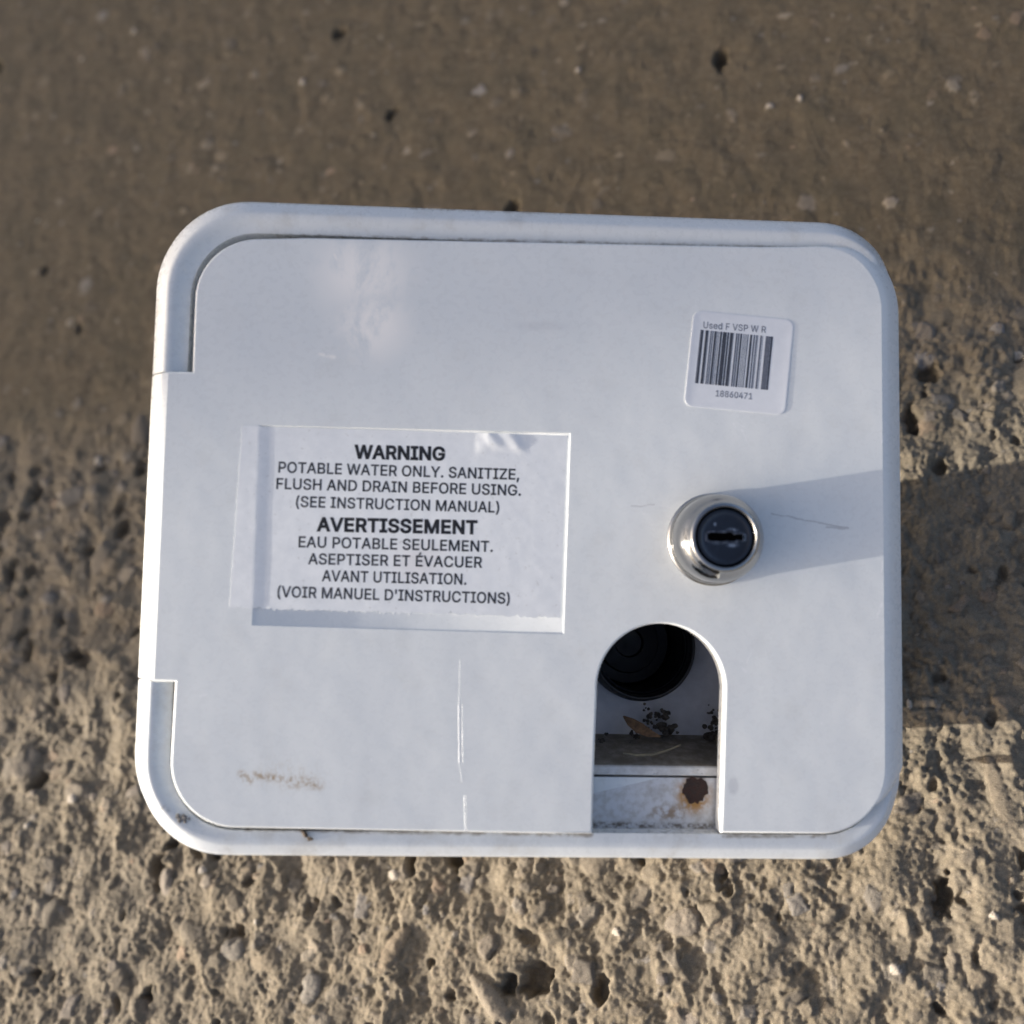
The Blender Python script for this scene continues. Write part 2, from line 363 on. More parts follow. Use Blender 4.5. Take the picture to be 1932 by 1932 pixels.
def stamp(cx_, cy_, r, asp, rot, lift, hh, colr, mask, power=.5, rough=.42):
    i0, i1 = np.searchsorted(gx, (cx_ - r, cx_ + r)); j0, j1 = np.searchsorted(gy, (cy_ - r, cy_ + r))
    if i1 - i0 < 3 or j1 - j0 < 3: return
    dx = gx[i0:i1][None, :] - cx_; dy = gy[j0:j1][:, None] - cy_
    c, s_ = math.cos(rot), math.sin(rot); u = (c * dx + s_ * dy) / r; v = (-s_ * dx + c * dy) / (r * asp)
    ang = np.arctan2(v, u); q = (u * u + v * v) * (1 + .16 * np.sin(2 * ang + rot * 3) + .12 * np.sin(3 * ang + rot * 7))
    ok = q < 1
    cur = H[j0:j1, i0:i1]; loc = float(np.median(cur))
    top = loc + lift + hh * np.power(np.clip(1 - q, 0, 1), power) * (1 + .25 * u) + rough * (cur - loc)
    win = ok & (top > cur); cur[win] = top[win]
    st = stone[j0:j1, i0:i1]; st[win, :3] = colr; st[win, 3] = mask
def chip(cx_, cy_, r, lift, hh, tilt, colr, mask, rough=.45):
    """an angular fragment: a random convex polygon with a tilted, rough top"""
    i0, i1 = np.searchsorted(gx, (cx_ - r, cx_ + r)); j0, j1 = np.searchsorted(gy, (cy_ - r, cy_ + r))
    if i1 - i0 < 3 or j1 - j0 < 3: return
    u = ((gx[i0:i1] - cx_) / r)[None, :]; v = ((gy[j0:j1] - cy_) / r)[:, None]
    d = np.zeros((j1 - j0, i1 - i0)); a0 = rng.uniform(0, 6.28); m = rng.integers(4, 7); el = rng.uniform(.55, 1); er = rng.uniform(0, 3.14)
    uu = (math.cos(er) * u + math.sin(er) * v); vv = (-math.sin(er) * u + math.cos(er) * v) / el
    for k in range(m):
        a_ = a0 + (k + rng.uniform(-.25, .25)) * 6.283 / m; d = np.maximum(d, (uu * math.cos(a_) + vv * math.sin(a_)) / rng.uniform(.62, .95))
    cur = H[j0:j1, i0:i1]; loc = float(np.median(cur)); ta = rng.uniform(0, 6.28)
    top = loc + lift + hh * np.clip((1 - d) / .30, 0, 1) ** .7 + tilt * (u * math.cos(ta) + v * math.sin(ta)) + rough * (cur - loc)
    win = (d < 1) & (top > cur); cur[win] = top[win]
    st = stone[j0:j1, i0:i1]; st[win, :3] = colr; st[win, 3] = mask
# pits first, then grit and pebbles
for k in range(620):
    x, y = rng.uniform(-285, 210), rng.uniform(-182, 325); r = 1.3 + 3.4 * rng.random() ** 2; asp = rng.uniform(.4, .9); ro = rng.uniform(-.5, 1.3) + 1.2
    if y > 50 and rng.random() < .93: continue
    i0, i1 = np.searchsorted(gx, (x - 2 * r, x + 2 * r)); j0, j1 = np.searchsorted(gy, (y - 2 * r, y + 2 * r))
    dx = gx[i0:i1][None, :] - x; dy = gy[j0:j1][:, None] - y; c, s_ = math.cos(ro), math.sin(ro)
    u = (c * dx + s_ * dy) / r; v = (-s_ * dx + c * dy) / (r * asp)
    qq = (u * u + v * v) * (1 + .5 * G1[j0:j1, i0:i1] + .35 * G2[j0:j1, i0:i1])
    H[j0:j1, i0:i1] -= rng.uniform(.9, 1.7) * r * np.exp(-np.clip(qq, 0, 9) ** 3)
def amp(y): return float(np.clip(1 - .7 * (y - 26) / 58, .3, 1))
for k in range(9500):
    r = min(3.2, .85 * (1 - rng.random()) ** -.40); x, y = rng.uniform(-288, 213), rng.uniform(-184, 328); A_ = amp(y)
    if A_ < .6 and rng.random() < .55: continue
    chip(x, y, r, -.10 * r * A_, r * rng.uniform(.18, .5) * A_, r * rng.uniform(0, .28) * A_, palette[rng.integers(9)] * rng.uniform(.85, 1.15), float(np.clip(rng.normal(.38, .3), .05, 1)))
for k in range(1300):
    r = rng.uniform(2.2, 4.8); x, y = rng.uniform(-288, 213), rng.uniform(-184, 328); A_ = amp(y)
    if A_ < .6 and rng.random() < .85: continue
    chip(x, y, r, -.10 * r * A_, r * rng.uniform(.18, .44) * A_, r * rng.uniform(0, .26) * A_, palette[rng.integers(9)] * rng.uniform(.85, 1.15), float(np.clip(rng.normal(.45, .3), .05, 1)), .35)
for k in range(110):
    r = rng.uniform(4.6, 8.5); x, y = rng.uniform(-288, 213), rng.uniform(-184, 328); A_ = amp(y)
    if A_ < .6: continue
    if rng.random() < .5: stamp(x, y, r * .8, rng.uniform(.5, .95), rng.uniform(0, 3.14), -.10 * r, r * rng.uniform(.18, .36), palette[rng.integers(9)] * rng.uniform(.9, 1.1), float(np.clip(rng.normal(.5, .25), .1, 1)), .5, .25)
    else: chip(x, y, r, -.06 * r, r * rng.uniform(.12, .28), r * .18, palette[rng.integers(9)] * rng.uniform(.9, 1.1), float(np.clip(rng.normal(.55, .25), .1, 1)), .25)
for k in range(60):                                 # pale quartz chips
    r = rng.uniform(.9, 2.0); x, y = rng.uniform(-288, 213), rng.uniform(-184, 328)
    if y > 60 and rng.random() < .45: continue
    stamp(x, y, r, rng.uniform(.6, 1), rng.uniform(0, 3.14), 0.1, r * .6, np.array([.50, .44, .36]), .9)
def ground_at(px, py):
    d = np.array([(px - 966) / 1932, -(py - 966) / 1932, 1.0]); return w_pt(d * GZ / (d @ g_))
for (px, py, r, asp, ro, hh, c) in ((315, 1665, 8.2 * .55, .62, 2.0, 2.2, (.33, .30, .28)), (925, 1885, 8.5, .34, 2.35, 3.2, (.36, .32, .27)), (585, 1865, 4.6, .7, 1.0, 2.0, (.34, .33, .32)),
                                    (1885, 1500, 10, .24, 1.75, 1.2, (.29, .25, .20)), (745, 1790, 8, .3, .9, 2.2, (.35, .29, .22)), (1290, 1740, 5.5, .6, .4, 1.8, (.31, .28, .25)), (440, 1790, 4.4, .75, .3, 1.6, (.28, .27, .26))):
    G = ground_at(px, py); stamp(G[0], G[1], r, asp, ro, .05, hh * .75, np.array(c) * np.array([.74, .70, .63]), .75, .45, .4)
H += near * wear_or_lit * .20 * perlin(.66, 9)
V = np.empty((NY, NX, 3), np.float32); V[..., 0] = gx[None, :] * MM; V[..., 1] = gy[:, None] * MM; V[..., 2] = H * MM
idx = np.arange(NX * NY, dtype=np.int32).reshape(NY, NX)
Q = np.stack([idx[:-1, :-1], idx[:-1, 1:], idx[1:, 1:], idx[1:, :-1]], -1).reshape(-1, 4)
gm = bpy.data.meshes.new('ground'); gm.vertices.add(NX * NY); gm.vertices.foreach_set('co', V.ravel())
gm.loops.add(Q.size); gm.loops.foreach_set('vertex_index', Q.ravel()); gm.polygons.add(len(Q))
gm.polygons.foreach_set('loop_start', np.arange(0, Q.size, 4, dtype=np.int32)); gm.polygons.foreach_set('loop_total', np.full(len(Q), 4, np.int32))
wa = gm.attributes.new('near_lit', 'FLOAT', 'POINT'); wa.data.foreach_set('value', np.ascontiguousarray(np.clip((wear_or_lit * np.ones((1, NX)) - .28) / .72, 0, 1), dtype=np.float32).ravel())
at = gm.attributes.new('stone', 'FLOAT_COLOR', 'POINT'); at.data.foreach_set('color', stone.ravel())
gm.update(calc_edges=True); gm.polygons.foreach_set('use_smooth', np.ones(len(Q), bool))
q = NT('weathered_concrete'); P = q.coord(1000.0, (0, 0, 0))
a_ = q.n('ShaderNodeAttribute', attribute_name='stone')
n1 = q.noise(P, .02, 4); n2 = q.noise(P, .25, 5, .65); n3 = q.noise(P, 1.4, 5, .7)
wn_ = q.n('ShaderNodeAttribute', attribute_name='near_lit').outputs['Fac']      # far shade painted darker brown, near sunlight painted paler
ca = q.mix(q.ramp(n2, .3, .7), (.092, .072, .046), (.130, .104, .068)); ca = q.mix(q.math('MULTIPLY', q.ramp(q.noise(P, .05, 5, .6), .42, .66), .5), ca, (.084, .071, .046))
cb = q.mix(q.ramp(n2, .3, .7), (.165, .135, .093), (.235, .196, .140)); cb = q.mix(q.math('MULTIPLY', q.ramp(n1, .4, .65), .35), cb, (.175, .152, .118))
c = q.mix(wn_, ca, cb)
c = q.mix(q.math('MULTIPLY', a_.outputs['Alpha'], q.ramp(n3, .25, .6, .6, 1.0)), c, a_.outputs['Color'])
c = q.mix(q.math('MULTIPLY', q.ramp(n3, .58, .72), .5), c, (.29, .25, .195)); c = q.mix(q.math('MULTIPLY', q.ramp(n3, .42, .30), .45), c, (.07, .054, .038))
n4 = q.noise(P, 2.6, 3, .8); c = q.mix(q.ramp(n4, .56, .66, 0, .45), c, (.33, .28, .215)); c = q.mix(q.ramp(n4, .44, .34, 0, .45), c, (.075, .06, .045))
q.put(q.b.inputs['Base Color'], c); q.b.inputs['Roughness'].default_value = .92; q.b.inputs['Specular IOR Level'].default_value = .25
q.put(q.b.inputs['Normal'], q.bump(q.noise(P, 1.8, 6, .7), .55, .0006))
go = link('ground', gm, q.m); tag(go, kind='structure')

# ================================================================== ADDED UNSEEN WALL whose corner shades the far part of the ground
hdir = SUN[:2] / np.linalg.norm(SUN[:2]); side = np.array([hdir[1], -hdir[0]])
if side[1] < 0: side = -side
p1 = ground_at(0, 1345)[:2]
WD = 3600.0; e0 = p1 + hdir * WD
def shade_wall():
    bm = bmesh.new(); bmesh.ops.create_cube(bm, size=1)
    for v in bm.verts: v.co = Vector((v.co.x * 1.5 + .75, v.co.y * .2 + .1, v.co.z * 1.95 + .925))
    bmesh.ops.bevel(bm, geom=bm.edges[:], offset=.004, segments=2, affect='EDGES')
    me = bpy.data.meshes.new('render'); bm.to_mesh(me); bm.free()
    return me
q = NT('grey_cement_render'); P = q.coord(1.0, (0, 0, 0)); n = q.noise(P, 9, 6, .65)
q.put(q.b.inputs['Base Color'], q.mix(q.ramp(n, .3, .7), (.26, .25, .235), (.34, .325, .30))); q.b.inputs['Roughness'].default_value = .9
q.put(q.b.inputs['Normal'], q.bump(q.noise(P, 60, 5), .5, .004))
wo = link('shade_wall', shade_wall(), q.m); wo.location = (e0[0] * MM, e0[1] * MM, 0)
wo.rotation_euler = (0, 0, math.atan2(side[1], side[0]))
tag(wo, 'added unseen grey cement screen whose upright corner shades the far concrete', 'shade_wall')

# ================================================================== THE WATER FILL HATCH
hatch = bpy.data.objects.new('water_fill_hatch', None); COL.objects.link(hatch); hatch.matrix_world = FM
hatch.empty_display_size = .02
tag(hatch, 'white plastic water fill hatch with round chrome lock and arched hose opening, on rough concrete', 'hatch')

# --- frame: a rounded rim all round, a ledge under the door, a back flange
NC = 16
def dens(P, hinge=False):
    """the same number of extra points on the straight runs of every contour"""
    out = []; n = len(P); k = NC + 1
    for i in range(n):
        a, b = P[i], P[(i + 1) % n]; out.append(a)
        if (i + 1) % k == 0:
            ts = np.linspace(0, 1, 26)[1:-1]
            if hinge and (i + 1) // k == 2:                     # the left run, going down: exact ends of the hinge leaf
                ys = [Yh1 + .5, Yh1 + .45] + list(np.linspace(Yh1 + .3, Yh0 - .3, 20)) + [Yh0 - .45, Yh0 - .5]
                ts = [(y - a[1]) / (b[1] - a[1]) for y in ys]
            for t in ts: out.append((a[0] + (b[0] - a[0]) * t, a[1] + (b[1] - a[1]) * t))
    return out
Yh0, Yh1 = -36.6, 34.1                                  # the hinge leaf's span on the left edge
outer = dens(rrect(-90.6, 90.0, -76.05, 77.1, [20.3, 22, 22.5, 20.6], NC), True)
inner = dens(rrect(-81.9, 84.6, -70.4, 68.9, [15, 15.5, 15.5, 15], NC), True)
cavity = dens(rrect(10, 66, -58.5, 1, 6, NC))
prof_t = [(0, -10), (.0, -4.9), (.02, -4.3), (.12, -3.3), (.38, -1.05), (.44, -.72), (.50, -.65), (.66, -.95), (.80, -1.7), (1, -2.6), (1, -6)]
V, F = [], []
n = len(outer)
for (t, z) in prof_t:
    for (a, b) in zip(outer, inner):
        zz, tt = z, t
        if a[0] > 55:                                   # under the door's own sloping side
            f = max(0, min(1, (a[0] - 55) / 22, (a[1] + 76) / 26, (71 - a[1]) / 10))
            zz = z if z <= -6 else z + f * (-6.5 - z) * .9; tt = max(t, .05 * f)
        w_ = max(0, min(1, (-a[1] - 64) / 11)) * .75 + max(0, min(1, (a[1] - 66) / 10)) * .3
        if -6 < zz < -.6: zz = -.6 + (zz + .6) * (1 - w_)
        if a[0] < -80 and Yh0 - .42 < a[1] < Yh1 + .42:
            zz = min(z, -6.0); tt = max(t, .14)
        V.append((a[0] + (b[0] - a[0]) * tt, a[1] + (b[1] - a[1]) * tt, zz))
for c_, z in ((cavity, -6), (cavity, -10)):
    V += [(p[0], p[1], z) for p in c_]
rows = len(prof_t) + 2
for i in range(rows):
    i2 = (i + 1) % rows
    for k in range(n):
        k2 = (k + 1) % n; F.append((i * n + k, i * n + k2, i2 * n + k2, i2 * n + k))
frame = mesh_face('frame', V, F, [M_frame, M_panel], hatch, sharp=40)
# the ledge strip seen through the arch is rust stained
for p in frame.data.polygons:
    cpt = np.array(p.center) * 1000 + BASE
    if 8 < cpt[0] < 52 and -70.6 < cpt[1] < -57 and cpt[2] < -4: p.material_index = 1

# --- housing behind the frame; unseen outer body shaped to cast the right-hand shadow
V, F = [], []
def gap(x, y):                                        # depth of the ground below a face point
    A_ = O + x * FX + y * FY; return float(-(GZ - A_ @ g_) / (-(FN @ g_)))
o1 = dens(rrect(8, 68, -60.2, 2.2, 7, NC)); o2 = dens(rrect(9, 66, -57.2, 1.4, 7, NC))
i1_ = cavity; i2_ = dens(rrect(11.5, 63, -55, -1, 6, NC)); INL = face_from_px(1212, 1221, -22)
for L, z in ((i2_, -28), (i1_, -10.05), (o1, -10.05)): V += [(p[0], p[1], z) for p in L]
V += [(p[0], p[1], gap(*p) + .4) for p in o2]
for i in range(3):
    for k in range(n):
        k2 = (k + 1) % n; F.append((i * n + k, i * n + k2, (i + 1) * n + k2, (i + 1) * n + k))
hole = [(INL[0] + 12.2 * math.cos(2 * math.pi * k / 40), INL[1] + 12.2 * math.sin(2 * math.pi * k / 40)) for k in range(40)]
for loops, z in (([i2_, hole], -28), ([o2], None)):
    tv, tf = cdt_fill(loops); b = len(V); V += [(p[0], p[1], gap(*p[:2]) + .4 if z is None else z) for p in tv]; F += [tuple(b + i for i in t) for t in tf]
mesh_face('housing', V, F, M_in, hatch, sharp=30)
# --- filler neck seen through the arch, with its cap inside
V, F = lathe(INL, [(14.0, -28), (13.9, -24), (13.5, -21.4), (12.9, -20.4), (12.6, -20.4), (12.3, -21.6), (12.2, -26), (11.7, -26.4), (12.1, -27), (11.7, -28), (11.9, -52)], 64)
neck = mesh_face('filler_neck', V, F, M_rubber, hatch)
V, F = lathe(INL, [(11.6, -46), (11.0, -44.6), (8.4, -44.6), (8.0, -43), (4.0, -42.6), (3.6, -44), (.01, -44.2)], 48)
mesh_face('cap', V, F, M_black, neck)
V, F = lathe(INL, [(12.25, -25.2), (12.0, -24.7), (11.5, -24.6), (11.4, -25.2)], 64); mesh_face('seal_ring', V, F, M_plug, neck)
# --- an unseen pin added behind the frame to cast a thin ground shadow
V, F = lathe((78.0, -65.0), [(.01, -28.8), (.35, -28.0), (.95, -26.0), (.95, -9.9)], 12)
mesh_face('shadow_pin', V, F, M_rust, hatch)
# --- dusty ledge across the bottom of the opening
xa, xb = 10.5, 65.5
ya = face_from_px(1240, 1464, -5.6)[1]; yb = face_from_px(1240, 1445, -5.6)[1]; yk = face_from_px(1240, 1386, -27.9)[1]
V = []; F = []
pr = [(ya + .3, -12), (ya, -6.3), (ya + .25, -5.7), (yb - .35, -5.5), (yb, -6.0), (yb + .25, -9), ((yb + yk) / 2 + .1, -18), (yk, -27.9)]
for (y, z) in pr: V += [(xa, y, z), (xb, y, z)]
for i in range(len(pr) - 1): F.append((2 * i, 2 * i + 1, 2 * i + 3, 2 * i + 2))
ledge = mesh_face('ledge', V, F, [M_ledge, M_lip], hatch, sharp=60)
for k in range(4): ledge.data.polygons[k].material_index = 1
# --- rusty screw in the panel under the ledge
SC = face_from_px(1311, 1491, -6)
V, F = lathe(SC, [(3.1, -5.93), (3.0, -5.8), (2.6, -5.75), (2.2, -5.95), (.01, -5.96)], 28)
rj = random.Random(5); jit = [1 + rj.uniform(-.16, .12) for _ in range(28)]
V = [(SC[0] + (x - SC[0]) * jit[i % 28], SC[1] + (y - SC[1]) * jit[i % 28], z) for i, (x, y, z) in enumerate(V)]
mesh_face('screw', V, F, M_rust, hatch)
# --- door
def arc(c_, r, a0, a1, n_):
    return [(c_[0] + r * math.cos(math.radians(a0 + (a1 - a0) * k / n_)), c_[1] + r * math.sin(math.radians(a0 + (a1 - a0) * k / n_))) for k in range(n_ + 1)]
TS, TH, TR_ = (.55, .55, 5.3, 0), (5.0, 4.5, 9.6, .75), (5.6, 3.2, 9.2, 1)     # (side reach, drop, total, straight slope?)
D = []                                                            # outline of the flat top, counter-clockwise, with the edge style
def add(pts, st):
    for p in pts: D.append((p[0], p[1], st))
RX = 83.9
add([(45.6, -69.4)], TS)
add(arc((RX - 15, -54.6), 14.8, -90, -35, 12), TS)
br = arc((RX - 15, -54.6), 14.9, -30, 0, 7)
for k, p in enumerate(br): f = (k + 1) / 8; D.append((p[0], p[1], (.55 + f * 5.05, .55 + f * 2.65, 5.3 + f * 3.9, f)))
add([(RX, -50 + 9.7 * k) for k in range(1, 11)], TR_)
tr = arc((68.2, 54.6), 15.7, 0, 88, 16)
for k, p in enumerate(tr): f = max(0, min(1, 1 - (k - 6) / 8)); D.append((p[0], p[1] - max(0, k - 9) / 7 * .8, (.55 + f * 5.05, .55 + f * 2.65, 5.3 + f * 3.9, f)))
add([(64, 69.15), (55, 68.75)], TS); add([(55 - 12.2 * k, 68.75 - .19 * k) for k in range(1, 10)], TS)
add(arc((-65.6, 52.4), 14.0, 92, 180, 16), TS); add([(-79.6, 46), (-79.5, Yh1 + .6), (-79.5, Yh1)], TS)
D.append((-85.5, Yh1, TS))
D.append((-85.55, Yh1 - .02, TH)); add([(-85.6, Yh1 - 7 * k) for k in range(1, 10)], TH); D.append((-85.6, Yh0 + .02, TH))
D.append((-85.55, Yh0, TS)); add([(-80.4, Yh0), (-80.4, Yh0 - .6), (-80.5, -45)], TS)
add(arc((-66.2, -54.7), 14.4, 180, 270, 16), TS)
add([(-66.2 + 11.5 * k, -69.1 - .12 * k) for k in range(1, 7)], TS)
add([(14.6, -69.75), (14.75, -60), (15.0, -48), (15.3, -38)], TS)
AR = face_from_px(1247, 1173)
add(arc((30.85, -37.0), 15.6, 180, 0, 36), TS); add([(46.3, -42), (46.1, -50), (45.8, -62)], TS)
# merge near-duplicates, make normals
pts = np.array([(d[0], d[1]) for d in D]); nD = len(D)
nor = np.zeros_like(pts)
for i in range(nD):
    def en(a, b):
        e = pts[b] - pts[a]; L = np.linalg.norm(e); return np.array([e[1], -e[0]]) / L if L > 1e-9 else np.zeros(2)
    na, nb = en(i - 1, i), en(i, (i + 1) % nD)
    la = np.linalg.norm(pts[i] - pts[i - 1]); lb = np.linalg.norm(pts[(i + 1) % nD] - pts[i])
    if la < .1: na = nb
    if lb < .1: nb = na
    m = na + nb; m /= max(np.linalg.norm(m), 1e-6); nor[i] = m / max(.55, float(m @ nb))
for i in range(nD):                                                # the leaf's end faces stay square
    if abs(pts[i][0] + 85.55) < .1 and D[i][2] is TH: nor[i] = (-1, 0)
    if abs(pts[i][0] + 85.55) < .1 and D[i][2] is TS: nor[i] = (0, 1 if pts[i][1] > 0 else -1)
V, F = [], []
KK = 7
for k in range(KK + 1):
    th = math.pi / 2 * min(k, KK - 1) / (KK - 1)
    for i in range(nD):
        r, dr, tot, fl = D[i][2]; s_ = th / (math.pi / 2)
        # straight slopes keep a crease at the top
        e = (1 - fl) * math.sin(th) + fl * (s_ ** .8); z = -dr * ((1 - fl) * (1 - math.cos(th)) + fl * (s_ ** 1.25))
        if k == KK: z = -tot
        V.append((pts[i][0] + nor[i][0] * r * e, pts[i][1] + nor[i][1] * r * e, z))
for k in range(KK):
    for i in range(nD):
        i2 = (i + 1) % nD; F.append((k * nD + i2, k * nD + i, (k + 1) * nD + i, (k + 1) * nD + i2))
# top with the label recess
RO = [face_from_px(*p) for p in ((475, 1180), (1064, 1197), (1077, 817), (488, 802))]
ins = (.9, .45, .55, .22); RD = .27                               # slopes: left, bottom, right, top; depth
RI = [(RO[0][0] + ins[0], RO[0][1] + ins[1]), (RO[1][0] - ins[2], RO[1][1] + ins[1]), (RO[2][0] - ins[2], RO[2][1] - ins[3]), (RO[3][0] + ins[0], RO[3][1] - ins[3])]
tv, tf = cdt_fill([[tuple(p) for p in pts], RO]); b = len(V); V += [(p[0], p[1], 0) for p in tv]
flat = set()
for t in tf: flat.add(len(F)); F.append(tuple(b + i for i in t))
b = len(V); V += [(p[0], p[1], 0) for p in RO] + [(p[0], p[1], -RD) for p in RI]
for i in range(4): flat.add(len(F)); F.append((b + i, b + (i + 1) % 4, b + 4 + (i + 1) % 4, b + 4 + i))
flat.add(len(F)); F.append((b + 4, b + 5, b + 6, b + 7))
# back of the door
tv, tf = cdt_fill([[tuple(p) for p in pts]]); b = len(V); V += [(p[0], p[1], -5.0) for p in tv]
for t in tf: flat.add(len(F)); F.append(tuple(b + i for i in t[::-1]))
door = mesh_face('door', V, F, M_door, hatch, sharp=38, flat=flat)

# --- warning label draped over the recess
def lerp(a, b, t): return a + (b - a) * t
def recess_z(x, y):
    yt = (y - RO[0][1]) / (RO[3][1] - RO[0][1]); xl = lerp(RO[0][0], RO[3][0], yt); xr = lerp(RO[1][0], RO[2][0], yt)
    xt = (x - xl) / (xr - xl); ylo = lerp(RO[0][1], RO[1][1], xt); yhi = lerp(RO[3][1], RO[2][1], xt)
    f = 1.0
    for d, w in ((x - xl, ins[0]), (xr - x, ins[2]), (y - ylo, ins[1]), (yhi - y, ins[3])): f = min(f, max(0, d / w))
    return -RD * f
LB = [face_from_px(*p) for p in ((433, 1146), (1057, 1166), (1071, 822), (457, 803))]
BUB = face_from_px(948, 838)
def label_z(x, y):
    yt = (y - RO[0][1]) / (RO[3][1] - RO[0][1]); xl = lerp(RO[0][0], RO[3][0], yt)
    z = -RD * float(np.clip((x - xl - .1) / 2.6, 0, 1)) ** 1.1 if x > xl else 0
    z = max(z, recess_z(x, y))
    u, v = (x - BUB[0]) / 6.4, (y - BUB[1]) / 2.6
    if abs(u) < 1 and -1 < v < 1.3:
        w = min(1, (1 - abs(u)) * 2.2) * min(1, max(0, 1 + v + .5 * u * u - .35) * 1.4)
        z += .38 * w * max(0, .55 + .45 * abs(((u + .35 * v) * 1.3 + .3) % 1 - .5) * 2 - .5 * max(0, u - .45))
    z += .012 * math.sin(x * .23 + .6) * math.sin(y * .31 + x * .07)
    return z
NU, NV = 170, 84
rl = random.Random(4); V = []; F = []
edge_b = [rl.gauss(0, .16) for _ in range(NU + 1)]; edge_l = [rl.gauss(0, .10) for _ in range(NV + 1)]
for j in range(NV + 1):
    for i in range(NU + 1):
        u, v = i / NU, j / NV
        x = lerp(lerp(LB[0][0], LB[1][0], u), lerp(LB[3][0], LB[2][0], u), v); y = lerp(lerp(LB[0][1], LB[1][1], u), lerp(LB[3][1], LB[2][1], u), v)
        if j == 0: y += edge_b[i] * 1.2
        if i == 0: x += edge_l[j]
        V.append((x, y, label_z(x, y) + .06))
m_ = len(V)
for j in range(NV):
    for i in range(NU):
        a = j * (NU + 1) + i; F.append((a, a + 1, a + NU + 2, a + NU + 1))
ring = [i for i in range(NU + 1)] + [j * (NU + 1) + NU for j in range(1, NV + 1)] + [NV * (NU + 1) + i for i in range(NU - 1, -1, -1)] + [j * (NU + 1) for j in range(NV - 1, 0, -1)]
V += [(V[i][0], V[i][1], V[i][2] - .055) for i in ring]
for k in range(len(ring)):
    k2 = (k + 1) % len(ring); F.append((ring[k2], ring[k], m_ + k, m_ + k2))
label = mesh_face('warning_label', V, F, M_label, hatch, sharp=50)

